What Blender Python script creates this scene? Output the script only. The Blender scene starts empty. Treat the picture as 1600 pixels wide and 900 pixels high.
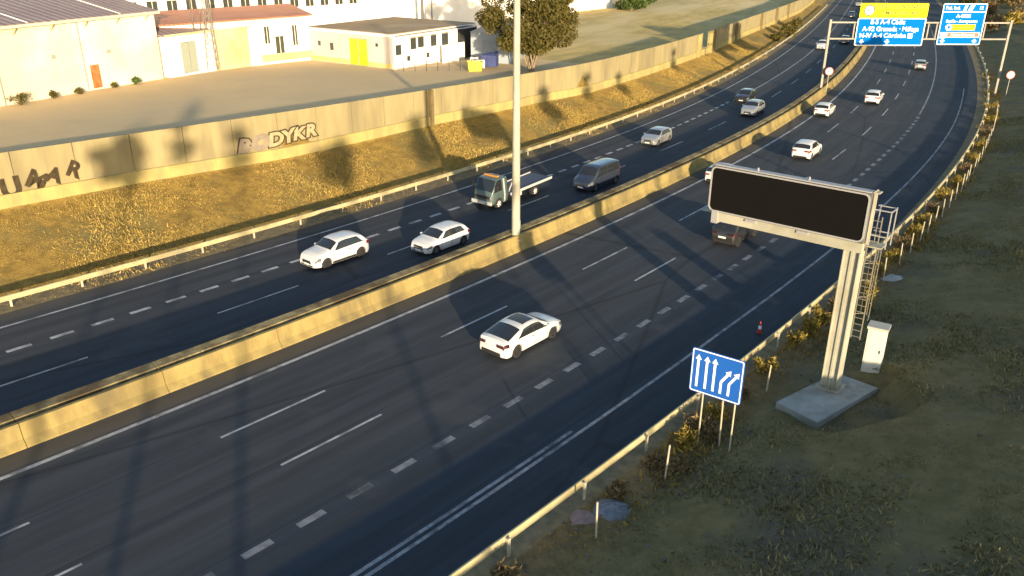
import bpy, math, random
import numpy as np
from mathutils import Vector, Matrix, Euler
R = math.radians
random.seed(7); rng = np.random.default_rng(7)
scene = bpy.context.scene
col = scene.collection
# ------------------------------------------------------------------ camera
cd = bpy.data.cameras.new('camera'); cam = bpy.data.objects.new('camera', cd); col.objects.link(cam)
cam.location = (0, 0, 19.0085)
cam.rotation_euler = (Matrix.Rotation(math.pi/2 - 0.402256, 4, 'X') @ Matrix.Rotation(0.00362, 4, 'Z')).to_euler()
cd.sensor_width = 36; cd.lens = 1274.93/1600*36; cd.clip_start = .5; cd.clip_end = 4000
scene.camera = cam
# ------------------------------------------------------------------ light
SUN_AZ, SUN_EL = R(-16.7), R(7.4)      # shadows run towards bearing SUN_AZ
w = bpy.data.worlds.new('World'); scene.world = w; w.use_nodes = True
nt = w.node_tree; nt.nodes.clear()
sky = nt.nodes.new('ShaderNodeTexSky'); sky.sky_type = 'NISHITA'; sky.sun_disc = False
sky.sun_elevation = SUN_EL; sky.sun_rotation = math.pi + SUN_AZ; sky.altitude = 20; sky.air_density = 1.0; sky.dust_density = 1.0; sky.ozone_density = 1.5
bg = nt.nodes.new('ShaderNodeBackground'); bg.inputs[1].default_value = 0.15
ow = nt.nodes.new('ShaderNodeOutputWorld'); nt.links.new(sky.outputs[0], bg.inputs[0]); nt.links.new(bg.outputs[0], ow.inputs[0])
sd = bpy.data.lights.new('sun', 'SUN'); sun = bpy.data.objects.new('sun', sd); col.objects.link(sun)
sd.energy = 5.0; sd.angle = R(0.8); sd.color = (1.0, 0.79, 0.50)
sun.rotation_euler = Vector((math.sin(SUN_AZ)*math.cos(SUN_EL), math.cos(SUN_AZ)*math.cos(SUN_EL), -math.sin(SUN_EL))).to_track_quat('-Z', 'Y').to_euler()
scene.view_settings.view_transform = 'Standard'; scene.view_settings.look = 'None'
scene.view_settings.gamma = 1; scene.view_settings.use_curve_mapping = False
scene.view_settings.exposure = 1.08

# ------------------------------------------------------------------ road axis: white line beside the median, s along, n to the right
KN = [-60, -25, 0, 30, 60, 85, 110, 135, 160, 190, 260]
KV = [-0.00206270380, -0.00198240258, -0.00190221057, -0.00255869800, -0.00288854455, -0.00166332894, -0.000993253707, -0.000671850879, -0.000450722027, -0.000272756385, -0.0000621081807]
_S = np.arange(-60, 260.25, .5)
_k = np.interp(_S, KN, KV)
_a = np.concatenate([[0], np.cumsum((_k[1:]+_k[:-1])/4)]); _i0 = int(np.argmin(abs(_S))); _a = _a-_a[_i0]+0.696322215
_cx = np.concatenate([[0], np.cumsum((np.sin(_a[1:])+np.sin(_a[:-1]))/4)]); _cy = np.concatenate([[0], np.cumsum((np.cos(_a[1:])+np.cos(_a[:-1]))/4)])
AX, AY = -0.003, 47.875
_cx = _cx-_cx[_i0]+AX; _cy = _cy-_cy[_i0]+AY
def axis(s):
    if s <= -60: a = _a[0]; return _cx[0]+(s+60)*math.sin(a), _cy[0]+(s+60)*math.cos(a), a
    if s >= 260: a = _a[-1]; return _cx[-1]+(s-260)*math.sin(a), _cy[-1]+(s-260)*math.cos(a), a
    return float(np.interp(s, _S, _cx)), float(np.interp(s, _S, _cy)), float(np.interp(s, _S, _a))
def P(s, n, z=0.):
    x, y, a = axis(s); return Vector((x+math.cos(a)*n, y-math.sin(a)*n, z))
def head(s): return axis(s)[2]
_AXT = np.array([axis(s) for s in np.arange(-300, 600, 1.)])
def sn(x, y):
    d = (_AXT[:, 0]-x)**2+(_AXT[:, 1]-y)**2; i = int(d.argmin()); cx, cy, a = _AXT[i]
    dx, dy = x-cx, y-cy
    return -300+i+dx*math.sin(a)+dy*math.cos(a), dx*math.cos(a)-dy*math.sin(a)
def interp(x, xs, ys): return float(np.interp(x, xs, ys))
# noise wall line and terrain
WS = [-80, -20, -9, 3, 21, 41, 50, 75, 96, 136, 210, 400]
WN = [-28.2, -28.2, -27.9, -26.9, -26.9, -26.0, -25.2, -24.9, -24.6, -24.4, -21.9, -21.9]
WT = [6.2, 6.18, 6.06, 6.0, 5.65, 5.4, 5.35, 5.2, 5.1, 4.85, 4.3, 4.2]
YZ = [5.6, 5.5, 5.45, 5.1, 4.7, 4.3, 3.9, 3.2, 2.6, 1.5, 1.0, 1.0]
def wall_n(s): return interp(s, WS, WN)
def wall_top(s): return interp(s, WS, WT)
def yard_z(s, n):
    zn = interp(s, WS, YZ); far = interp(s, [-80, 0, 40, 100, 200], [5.0, 4.9, 4.3, 3.6, 3.0])
    return zn+(far-zn)*min(1, max(0, (-n-wall_n(s)*-1-2)/25.))
def left_z(s, n):
    return .28*max(0, -19-n)
def right_z(s, n):
    if n < 19: return 0.
    return .25*(n-19) if n < 24 else 1.25+.175*(min(n, 37)-24)
def ground_z(s, n):
    if n < wall_n(s): return yard_z(s, n)
    if n < 0: return left_z(s, n)
    return right_z(s, n)

ORD = ['first', 'second', 'third', 'fourth', 'fifth', 'sixth', 'seventh', 'eighth', 'ninth', 'tenth', 'eleventh', 'twelfth', 'thirteenth', 'fourteenth', 'fifteenth', 'sixteenth', 'seventeenth', 'eighteenth', 'nineteenth', 'twentieth', 'twenty-first', 'twenty-second', 'twenty-third', 'twenty-fourth', 'twenty-fifth', 'twenty-sixth', 'twenty-seventh']
# ------------------------------------------------------------------ object helpers
def tag(o, label=None, cat=None, group=None, kind=None):
    if label: o['label'] = label
    if cat: o['category'] = cat
    if group: o['group'] = group
    if kind: o['kind'] = kind
    return o
def thing(name, label, cat, loc=(0, 0, 0), rz=0., group=None):
    o = bpy.data.objects.new(name, None); col.objects.link(o); o.location = loc; o.rotation_euler = (0, 0, rz)
    o.empty_display_size = .2
    return tag(o, label, cat, group)
class MB:
    def __init__(s): s.v = []; s.f = []; s.m = []; s.uv = []
    def add(s, vs, fs, mi=0):
        b = len(s.v); s.v += [tuple(p) for p in vs]; s.f += [tuple(b+i for i in f) for f in fs]; s.m += [mi]*len(fs); return s
    def box(s, c, d, mi=0, rz=0., M=None):
        x, y, z = d[0]/2, d[1]/2, d[2]/2
        vs = [Vector(p) for p in ((-x,-y,-z),(x,-y,-z),(x,y,-z),(-x,y,-z),(-x,-y,z),(x,-y,z),(x,y,z),(-x,y,z))]
        m = M if M is not None else Matrix.Rotation(rz, 3, 'Z')
        vs = [m @ p+Vector(c) for p in vs]
        return s.add(vs, [(0,3,2,1),(4,5,6,7),(0,1,5,4),(1,2,6,5),(2,3,7,6),(3,0,4,7)], mi)
    def cyl(s, a, b, r0, r1=None, n=10, mi=0, cap=True):
        a = Vector(a); b = Vector(b); r1 = r0 if r1 is None else r1
        q = (b-a).to_track_quat('Z', 'Y'); vs = []
        for p, r in ((a, r0), (b, r1)):
            for i in range(n):
                t = 2*math.pi*i/n; vs.append(p+q @ Vector((r*math.cos(t), r*math.sin(t), 0)))
        fs = [(i, (i+1) % n, n+(i+1) % n, n+i) for i in range(n)]
        if cap: fs += [tuple(range(n-1, -1, -1)), tuple(range(n, 2*n))]
        return s.add(vs, fs, mi)
    def poly(s, pts, mi=0): return s.add(pts, [tuple(range(len(pts)))], mi)
    def prism(s, pts, h, mi=0):            # extrude polygon points by vector h
        h = Vector(h); n = len(pts); vs = [Vector(p) for p in pts]+[Vector(p)+h for p in pts]
        return s.add(vs, [tuple(range(n-1, -1, -1)), tuple(range(n, 2*n))]+[(i, (i+1) % n, n+(i+1) % n, n+i) for i in range(n)], mi)
    def beam(s, a, b, w_, h_, mi=0):
        a = Vector(a); b = Vector(b); d = b-a; q = d.to_track_quat('X', 'Z').to_matrix()
        return s.box((a+b)/2, (d.length, w_, h_), mi, M=q)
    def build(s, name, mats, parent=None, smooth=False, origin=None, uv=None, sharp=None):
        me = bpy.data.meshes.new(name)
        v = s.v if origin is None else [tuple(Vector(p)-Vector(origin)) for p in s.v]
        me.from_pydata(v, [], s.f)
        if not isinstance(mats, (list, tuple)): mats = [mats]
        for m in mats: me.materials.append(m)
        if len(mats) > 1: me.polygons.foreach_set('material_index', s.m)
        if uv is not None:
            l = me.uv_layers.new(name='UVMap'); idx = np.zeros(len(me.loops), int); me.loops.foreach_get('vertex_index', idx)
            l.data.foreach_set('uv', np.array(uv, float)[idx].ravel())
        if smooth: me.polygons.foreach_set('use_smooth', [True]*len(me.polygons))
        if sharp: fix_sharp(me, sharp)
        me.update(); o = bpy.data.objects.new(name, me); col.objects.link(o)
        if parent is not None: o.parent = parent
        return o
def fix_sharp(me, ang):
    import bmesh
    b = bmesh.new(); b.from_mesh(me); bmesh.ops.recalc_face_normals(b, faces=b.faces)
    for e in b.edges:
        if len(e.link_faces) == 2 and e.calc_face_angle(0) > ang: e.smooth = False
    b.to_mesh(me); b.free()

# ------------------------------------------------------------------ materials
def nodemat(name):
    m = bpy.data.materials.new(name); m.use_nodes = True; t = m.node_tree; b = t.nodes['Principled BSDF']; return m, t, b
def N(t, typ, **kw):
    n = t.nodes.new(typ)
    for k, v in kw.items():
        if k.startswith('i_'): n.inputs[int(k[2:]) if k[2:].isdigit() else k[2:]].default_value = v
        else: setattr(n, k, v)
    return n
def c4(c): return (c[0], c[1], c[2], 1)
def mix(t, f, a, b, blend='MIX'):
    m = t.nodes.new('ShaderNodeMix'); m.data_type = 'RGBA'; m.blend_type = blend; m.clamp_factor = True
    for sock, val in ((m.inputs[0], f), (m.inputs[6], a), (m.inputs[7], b)):
        if hasattr(val, 'type') and hasattr(val, 'links'): t.links.new(val, sock)
        elif isinstance(val, (int, float)): sock.default_value = val
        else: sock.default_value = c4(val)
    return m.outputs[2]
def mth(t, op, a, b=None, c=None):
    m = t.nodes.new('ShaderNodeMath'); m.operation = op
    for i, val in enumerate((a, b, c)):
        if val is None: continue
        if hasattr(val, 'links'): t.links.new(val, m.inputs[i])
        else: m.inputs[i].default_value = val
    return m.outputs[0]
def smooth(t, x, lo, hi):
    m = t.nodes.new('ShaderNodeMapRange'); m.interpolation_type = 'SMOOTHSTEP'; t.links.new(x, m.inputs[0]); m.inputs[1].default_value = lo; m.inputs[2].default_value = hi; return m.outputs[0]
def noise(t, vec, scale, detail=4, rough=.6, dist=0.):
    n = N(t, 'ShaderNodeTexNoise'); n.inputs['Scale'].default_value = scale; n.inputs['Detail'].default_value = detail; n.inputs['Roughness'].default_value = rough; n.inputs['Distortion'].default_value = dist
    if vec is not None: t.links.new(vec, n.inputs['Vector'])
    return n.outputs['Fac']
def coords(t, kind='Object', scale=(1, 1, 1)):
    c = t.nodes.new('ShaderNodeTexCoord'); mp = t.nodes.new('ShaderNodeMapping'); mp.inputs['Scale'].default_value = scale
    t.links.new(c.outputs[kind], mp.inputs[0]); return mp.outputs[0]
def bump(t, b, h, strength=.4, dist=.05):
    n = t.nodes.new('ShaderNodeBump'); n.inputs['Strength'].default_value = strength; n.inputs['Distance'].default_value = dist
    t.links.new(h, n.inputs['Height']); t.links.new(n.outputs[0], b.inputs['Normal'])
def mottled(name, a, b_, scale=1., rough=.8, c=None, cs=.15, metal=0., bmp=.3, kind='Object', sc=(1, 1, 1), bd=.03, spec=.3):
    m, t, b = nodemat(name); v = coords(t, kind, sc)
    f = smooth(t, noise(t, v, scale, 6, .65), .35, .65); colr = mix(t, f, a, b_)
    if c is not None: colr = mix(t, smooth(t, noise(t, v, cs, 3, .6), .45, .68), colr, c)
    t.links.new(colr, b.inputs['Base Color']); b.inputs['Roughness'].default_value = rough; b.inputs['Metallic'].default_value = metal
    b.inputs['Specular IOR Level'].default_value = spec
    if bmp: bump(t, b, noise(t, v, scale*6, 5, .7), bmp, bd)
    return m
def plain(name, c, rough=.5, metal=0., coat=0., spec=.5):
    m, t, b = nodemat(name); v = coords(t)
    t.links.new(mix(t, noise(t, v, 3., 3), [x*.9 for x in c], [min(1, x*1.08) for x in c]), b.inputs['Base Color'])
    b.inputs['Roughness'].default_value = rough; b.inputs['Metallic'].default_value = metal; b.inputs['Coat Weight'].default_value = coat; b.inputs['Specular IOR Level'].default_value = spec
    b.inputs['Coat Roughness'].default_value = .08
    return m
# ================================================================== setting
def asphalt(name):
    m, t, b = nodemat(name)
    uvn = N(t, 'ShaderNodeUVMap'); sp = N(t, 'ShaderNodeSeparateXYZ'); t.links.new(uvn.outputs[0], sp.inputs[0])
    s_, n_ = sp.outputs[0], sp.outputs[1]
    vl = N(t, 'ShaderNodeMapping'); vl.inputs['Scale'].default_value = (.05, .6, 1); t.links.new(uvn.outputs[0], vl.inputs[0])
    vb = N(t, 'ShaderNodeMapping'); vb.inputs['Scale'].default_value = (.03, .1, 1); t.links.new(uvn.outputs[0], vb.inputs[0])
    g = coords(t, 'Object')
    fine = noise(t, g, 9., 4, .7)
    grey = mix(t, smooth(t, noise(t, vl.outputs[0], 2., 5, .6), .3, .7), (.039, .045, .055), (.061, .066, .077))
    blue = mix(t, smooth(t, noise(t, vl.outputs[0], 2.4, 5, .6), .3, .7), (.025, .034, .050), (.038, .048, .066))
    wob = mth(t, 'MULTIPLY', mth(t, 'SUBTRACT', noise(t, vb.outputs[0], 2., 3), .5), 3.0)
    nn = mth(t, 'ADD', n_, wob)
    fa = smooth(t, nn, 7.8, 11.6)                              # darker, bluer surface on the outer lane
    fb = mth(t, 'SUBTRACT', 1., mth(t, 'ABSOLUTE', mth(t, 'DIVIDE', mth(t, 'ADD', nn, 6.3), 3.6)))
    fb = mth(t, 'MULTIPLY', smooth(t, fb, 0., .5), .7)
    f = mth(t, 'MAXIMUM', fa, fb)
    c = mix(t, f, grey, blue)
    # wheel tracks: two polished bands a lane
    ph = mth(t, 'MULTIPLY', mth(t, 'SUBTRACT', n_, .875), 2*math.pi/1.75)
    c = mix(t, mth(t, 'MULTIPLY', smooth(t, mth(t, 'COSINE', ph), -.2, 1.), .25), c, (.026, .028, .032))
    c = mix(t, mth(t, 'MULTIPLY', smooth(t, fine, .55, .8), .25), c, (.10, .10, .10))
    # dust along both kerbs
    e1 = mth(t, 'SUBTRACT', 1., smooth(t, mth(t, 'ABSOLUTE', mth(t, 'ADD', nn, .9)), .2, 1.3))
    e2 = smooth(t, mth(t, 'MULTIPLY', nn, -1.), 14.2, 17.5)
    c = mix(t, mth(t, 'MULTIPLY', mth(t, 'MAXIMUM', e1, e2), .6), c, (.13, .11, .08))
    # sealed cracks and patches
    vc = N(t, 'ShaderNodeTexVoronoi'); vc.feature = 'DISTANCE_TO_EDGE'; vc.inputs['Scale'].default_value = .9; t.links.new(vb.outputs[0], vc.inputs['Vector'])
    c = mix(t, mth(t, 'MULTIPLY', mth(t, 'SUBTRACT', 1., smooth(t, vc.outputs['Distance'], .0, .012)), .55), c, (.018, .019, .021))
    seam = mth(t, 'ABSOLUTE', mth(t, 'SUBTRACT', mth(t, 'FRACT', mth(t, 'ADD', mth(t, 'DIVIDE', mth(t, 'ADD', n_, .25), 3.5), 10.5)), .5))
    c = mix(t, mth(t, 'MULTIPLY', mth(t, 'SUBTRACT', 1., smooth(t, seam, .0, .018)), .6), c, (.02, .022, .026))
    vo = N(t, 'ShaderNodeMapping'); vo.inputs['Scale'].default_value = (.012, .9, 1); t.links.new(uvn.outputs[0], vo.inputs[0])
    c = mix(t, mth(t, 'MULTIPLY', smooth(t, noise(t, vo.outputs[0], 1.5, 5, .65), .5, .72), .45), c, (.026, .029, .035))
    c = mix(t, mth(t, 'MULTIPLY', smooth(t, noise(t, g, .22, 4, .6), .56, .66), .35), c, (.075, .077, .08))
    t.links.new(c, b.inputs['Base Color']); b.inputs['Roughness'].default_value = .82; b.inputs['Specular IOR Level'].default_value = .25
    bump(t, b, noise(t, g, 30., 3, .7), .25, .02)
    return m
M_ASPH = asphalt('asphalt')
M_LINE = mottled('worn_white_paint', (.50, .50, .51), (.34, .34, .36), 2.5, .6, c=(.17, .17, .18), cs=.9, bmp=.1)
M_LINE2 = mottled('faded_white_paint', (.34, .35, .37), (.20, .21, .24), 3., .7, c=(.09, .09, .10), cs=1.0, bmp=.1)
M_LINE3 = mottled('worn_thick_dash_paint', (.24, .25, .28), (.14, .15, .17), 2.5, .7, c=(.06, .065, .075), cs=.7, bmp=.1)
M_DRY = mottled('dry_grass_soil', (.36, .235, .055), (.22, .145, .038), 1.3, .95, c=(.19, .155, .055), cs=.16, bmp=.9, bd=.12)
M_GRAVEL = mottled('gravel_verge', (.26, .21, .12), (.16, .13, .08), 1.6, .95, bmp=.8, bd=.05)
M_OLIVE = mottled('olive_grass_soil', (.052, .050, .026), (.085, .074, .042), .9, .95, c=(.055, .052, .04), cs=.16, bmp=.9, bd=.12)
def verge():
    m, t, b = nodemat('verge_soil'); uvn = N(t, 'ShaderNodeUVMap'); sp = N(t, 'ShaderNodeSeparateXYZ'); t.links.new(uvn.outputs[0], sp.inputs[0]); g = coords(t)
    nn = mth(t, 'ADD', sp.outputs[1], mth(t, 'MULTIPLY', mth(t, 'SUBTRACT', noise(t, g, .9, 5, .65), .5), 3.2))
    ol = mix(t, smooth(t, noise(t, g, .9, 6, .7), .35, .65), (.165, .140, .062), (.24, .195, .095)); ol = mix(t, smooth(t, noise(t, g, .16, 3), .5, .68), ol, (.15, .13, .09)); ol = mix(t, smooth(t, noise(t, g, 4., 4, .7), .58, .75), ol, (.20, .18, .12))
    dr = mix(t, smooth(t, noise(t, g, 1.6, 5, .7), .35, .65), (.24, .18, .09), (.15, .12, .065))
    t.links.new(mix(t, smooth(t, nn, 18.2, 19.6), dr, ol), b.inputs['Base Color']); b.inputs['Roughness'].default_value = .95; b.inputs['Specular IOR Level'].default_value = .15
    bump(t, b, noise(t, g, 6., 6, .7), .9, .12); return m
M_VERGE = verge()
M_YARD = mottled('yard_paving', (.62, .46, .25), (.70, .52, .28), .12, .9, c=(.56, .43, .26), cs=.06, bmp=.35, bd=.03)
M_FIELD = mottled('dry_field', (.58, .43, .15), (.40, .31, .11), .5, .95, c=(.66, .52, .27), cs=.05, bmp=.8, kind='UV', sc=(.25, 1, 1), bd=.15)
M_SOIL = mottled('median_soil', (.20, .14, .07), (.33, .26, .13), 1.5, .95, bmp=1., bd=.1)
M_CONC = mottled('sunlit_dusty_concrete', (.32, .25, .095), (.23, .175, .07), 1.1, .85, c=(.15, .12, .06), cs=.45, bmp=.5, sc=(1, 1, .35))  # yellowish tan base colour of the concrete, mottled at random
M_CONCG = mottled('grey_concrete', (.33, .34, .32), (.25, .26, .25), 1.2, .85, c=(.20, .20, .17), cs=.5, bmp=.4)

def sheet(name, ss, cols, zf, mat, label=None, kind='structure', matfn=None, zoff=0.):
    V = []; UV = []; F = []; MI = []; nc = len(cols)
    for s in ss:
        ca = axis(s); co, si = math.cos(ca[2]), math.sin(ca[2])
        for c in cols:
            n = c(s) if callable(c) else c
            V.append((ca[0]+co*n, ca[1]-si*n, zf(s, n)+zoff)); UV.append((s, n))
    for i in range(len(ss)-1):
        for j in range(nc-1):
            a = i*nc+j; F.append((a, a+1, a+nc+1, a+nc)); MI.append(matfn(ss[i], (UV[a][1]+UV[a+1][1])/2) if matfn else 0)
    mb = MB(); mb.v = V; mb.f = F; mb.m = MI
    o = mb.build(name, mat, None, True, uv=UV)
    # face up
    
    if kind: o['kind'] = kind
    return o
def gz(s, n):
    z = ground_z(s, n)
    if -17.6 < n < 17.0: return -.06
    if n > 17 and math.hypot(*(P(s, n).xy-Vector((14.1, 31.2)))) < 3.2: z = min(z, .28)
    if n < wall_n(s): return z+.10*math.sin(s*.07+n*.05)*(1 if n < -40 else 0)
    k = min(1, max(0, (n-19)/2.)) if n > 0 else min(1, max(0, (-n-19.3)/2.))*min(1, max(0, (n-wall_n(s))/1.5))
    return z+k*(.10*math.sin(s*.9+n*.7)+.07*math.sin(s*1.9-n*1.3)+.06*math.sin(n*2.1+s*.35))*.6-.004
ss = [-500, -300, -160, -120]+list(np.arange(-100, 120, 1.))+list(np.arange(120, 330, 3.))+[340, 400, 500, 700, 1000, 1500]
gcols = [-330, -250, -190]+list(range(-150, -32, 6))+[lambda s: wall_n(s)-1.5, lambda s: wall_n(s)-.30, lambda s: wall_n(s)-.10]
gcols += [(lambda k: (lambda s: wall_n(s)+k*(-18.2-wall_n(s))))(k) for k in np.linspace(0.0, 1, 16)]
gcols += [-17.6, -3., -2., 17.0, 17.4, 18.2, 18.9, 19.6]+list(np.arange(20.4, 34, .8))+[36, 40, 50, 70, 110, 180, 300, 600]
def gm(s, n):
    if n < wall_n(s)-.1: return 1 if s < 62 else 2
    if n < -18.3: return 0
    if n < 17.4: return 3
    return 4
ground = sheet('ground', ss, gcols, gz, [M_DRY, M_YARD, M_FIELD, M_GRAVEL, M_VERGE], matfn=gm)
lroad = sheet('left_carriageway', list(np.arange(-120, 420, 2.)), [-16.4, -14.6, -11.3, -7.8, -3.4], lambda s, n: 0., M_ASPH)
rroad = sheet('right_carriageway', list(np.arange(-120, 420, 2.)), [-1.55, 0, 3.5, 7, 10.6, 14.4, 16.5], lambda s, n: 0., M_ASPH)

# ---- painted markings, one object a kind of line
def line_faces(mb, s0, s1, n, wd, step=2.):
    k = max(1, int(math.ceil((s1-s0)/step))); b = len(mb.v)
    for i in range(k+1):
        s = s0+(s1-s0)*i/k; nn = n(s) if callable(n) else n
        mb.v += [tuple(P(s, nn-wd/2, .005)), tuple(P(s, nn+wd/2, .005))]
    for i in range(k): mb.f.append((b+2*i, b+2*i+1, b+2*i+3, b+2*i+2)); mb.m.append(0)
def line(name, segs, n, wd, mat):
    mb = MB()
    for a, b_ in segs: line_faces(mb, a, b_, n, wd)
    o = mb.build(name, mat); o['kind'] = 'structure'; return o
line('median_edge_line', [(-120, 300)], -.02, .22, M_LINE)
line('right_edge_line', [(-120, 92)], lambda s: 14.4+interp(s, [-40, 0, 30, 62, 90], [.0, -.1, .1, .35, .4]), .16, M_LINE2)
line('right_inner_edge_line', [(-120, -12.3)], 14.02, .16, M_LINE2)
line('left_edge_line', [(-120, 300)], -14.58, .17, M_LINE)
line('lane_line_near_median', [(-22.3+12.5*k, -17.1+12.5*k) for k in range(-6, 22)], 3.53, .13, M_LINE)
line('lane_line_middle', [(-21.7+12.45*k, -16.7+12.45*k) for k in range(-6, 22)], 7.03, .13, M_LINE)
line('thick_dashed_line', [(-23.3+2.12*k, -22.2+2.12*k) for k in range(-12, 43)], lambda s: 10.62+interp(s, [0, 40, 60], [0, .05, .2]), .32, M_LINE3)
line('right_lane_line', [(68, 300)], 10.75, .16, M_LINE2)
line('left_lane_line', [(-16.0+12.5*k, -10.6+12.5*k) for k in range(-6, 22)], lambda s: -7.8+interp(s, [30, 70], [0, .35]), .13, M_LINE)
line('left_thick_dashed_line', [(-25.7+2.125*k, -24.5+2.125*k) for k in range(-20, 43)], -11.33, .30, M_LINE)
line('left_far_lane_line', [(66, 300)], lambda s: -11.2+interp(s, [66, 120], [.1, .7]), .15, M_LINE)

# ---- median
NB = [(-1.50, 0), (-1.50, .08), (-1.74, .33), (-1.86, 1.0), (-2.04, 1.0), (-2.04, .45), (-2.04, -.05), (-1.5, -.05)]
FB = [(-2.34, -.05), (-2.34, .5), (-2.40, 1.00), (-2.98, 1.04), (-3.10, .33), (-3.36, .08), (-3.36, -.05)]
def extrude(mb, prof, ss, fn=None):
    b = len(mb.v); k = len(prof)
    for s in ss:
        for (n, z) in prof:
            mb.v.append(tuple(P(s, n, z if fn is None else fn(s, n, z))))
    for i in range(len(ss)-1):
        for j in range(k):
            j2 = (j+1) % k; mb.f.append((b+i*k+j, b+i*k+j2, b+(i+1)*k+j2, b+(i+1)*k+j)); mb.m.append(0)
    mb.f += [tuple(b+j for j in range(k)), tuple(b+(len(ss)-1)*k+j for j in reversed(range(k)))]; mb.m += [0, 0]
med_end = 260.
GAP = (-999., -998.)
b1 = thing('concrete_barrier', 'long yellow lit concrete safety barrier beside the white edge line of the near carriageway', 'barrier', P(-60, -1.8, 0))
k = 0; s = -100.
while s < med_end:
    L = 6. if s < 120 else 20.; e = s+L-.03
    a0 = s
    if not (s < GAP[1] and e > GAP[0]):
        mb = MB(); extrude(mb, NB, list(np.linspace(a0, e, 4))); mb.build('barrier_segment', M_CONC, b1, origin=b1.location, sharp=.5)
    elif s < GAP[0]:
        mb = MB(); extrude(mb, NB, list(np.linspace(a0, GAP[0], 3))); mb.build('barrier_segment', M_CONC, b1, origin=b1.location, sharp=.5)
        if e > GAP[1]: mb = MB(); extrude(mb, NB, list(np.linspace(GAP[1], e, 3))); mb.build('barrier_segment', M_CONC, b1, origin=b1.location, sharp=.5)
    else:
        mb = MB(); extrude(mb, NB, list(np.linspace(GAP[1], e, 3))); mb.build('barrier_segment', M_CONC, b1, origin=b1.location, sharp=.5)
    s += L
b2 = thing('concrete_barrier', 'weathered concrete barrier with dirty top on the far side of the median', 'barrier', P(-60, -3, 0))
s = -100.
while s < med_end:
    L = 6. if s < 120 else 20.
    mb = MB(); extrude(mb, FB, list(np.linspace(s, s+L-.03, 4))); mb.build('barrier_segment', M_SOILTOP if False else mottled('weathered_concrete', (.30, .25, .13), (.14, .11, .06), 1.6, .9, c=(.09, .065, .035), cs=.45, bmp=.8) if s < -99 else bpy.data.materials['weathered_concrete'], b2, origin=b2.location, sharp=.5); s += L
sheet('median_soil', list(np.arange(-100, 262, 1.)), [-2.38, -2.2, -2.0], lambda s, n: .62+.13*math.sin(s*1.7)*math.sin(s*.6)+(.08 if n == -2.2 else 0), M_SOIL)
# ---- noise wall
M_PANEL = mottled('ribbed_wall_panel', (.31, .265, .145), (.26, .22, .12), .9, .85, c=(.21, .18, .105), cs=.5, bmp=.3, sc=(1, 1, .18))
M_PLINTH = mottled('pale_wall_plinth', (.40, .33, .13), (.33, .27, .11), .8, .85, c=(.28, .23, .11), cs=.6, bmp=.3, sc=(1, 1, .4))
M_DARK = plain('dark_gap', (.05, .045, .04), .9)
WL0 = P(-20, -28)
wall = thing('retaining_wall', 'long tan concrete panel wall with pale plinth at the top of the dry embankment', 'wall', WL0)
ps = -60.; walls = []
while ps < 255:
    L = 4.15 if ps < 110 else 10.
    a, e = ps+.03, ps+L-.03; t0, t1 = wall_top(a), wall_top(e)
    z0 = left_z(a, wall_n(a))+.9; z1 = left_z(e, wall_n(e))+.9
    if not (97.5 < (a+e)/2 < 102):
        A = P(a, wall_n(a)-.02); B = P(e, wall_n(e)-.02); A2 = P(a, wall_n(a)-.24); B2 = P(e, wall_n(e)-.24)
        mb = MB(); mb.add([A+Vector((0,0,z0-1)), B+Vector((0,0,z1-1)), B+Vector((0,0,t1)), A+Vector((0,0,t0)), A2+Vector((0,0,z0-1)), B2+Vector((0,0,z1-1)), B2+Vector((0,0,t1)), A2+Vector((0,0,t0))],
            [(0,1,2,3), (5,4,7,6), (3,2,6,7), (1,5,6,2), (4,0,3,7), (0,4,5,1)])
        mb.build('wall_panel', M_PANEL, wall, origin=WL0)
    mb = MB(); A = P(a-.03, wall_n(a)+.12); B = P(e+.03, wall_n(e)+.12); A2 = P(a-.03, wall_n(a)-.02); B2 = P(e+.03, wall_n(e)-.02)
    mb.add([A+Vector((0,0,z0-1.6)), B+Vector((0,0,z1-1.6)), B+Vector((0,0,z1-.05)), A+Vector((0,0,z0-.05)), A2+Vector((0,0,z0-1.6)), B2+Vector((0,0,z1-1.6)), B2+Vector((0,0,z1)), A2+Vector((0,0,z0))],
            [(0,1,2,3), (5,4,7,6), (3,2,6,7), (1,5,6,2), (4,0,3,7), (0,4,5,1)])
    mb.build('plinth', M_PLINTH, wall, origin=WL0)
    ps += L
for s_, wd, mt in ((21.2, .35, 'b'), (95.2, .7, 'l'), (102.6, .7, 'l'), (104.8, .8, 'b'), (123, .6, 'b'), (149, .8, 'b'), (168, .8, 'b'), (186, .8, 'b')):  # first entry: lamp mast's cast shadow built as a brown strip; others are pilasters
    mb = MB(); z0 = left_z(s_, wall_n(s_)); zt = wall_top(s_)
    mb.box(P(s_, wall_n(s_)+.22, (z0+zt)/2-.1), (.42, wd, zt-z0+.2), 0, rz=-head(s_))
    mb.build('pilaster', mottled('brown_pilaster', (.17, .13, .06), (.13, .10, .05), 2) if mt == 'b' and 'brown_pilaster' not in bpy.data.materials else (bpy.data.materials['brown_pilaster'] if mt == 'b' else M_PLINTH), wall, origin=WL0)

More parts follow.
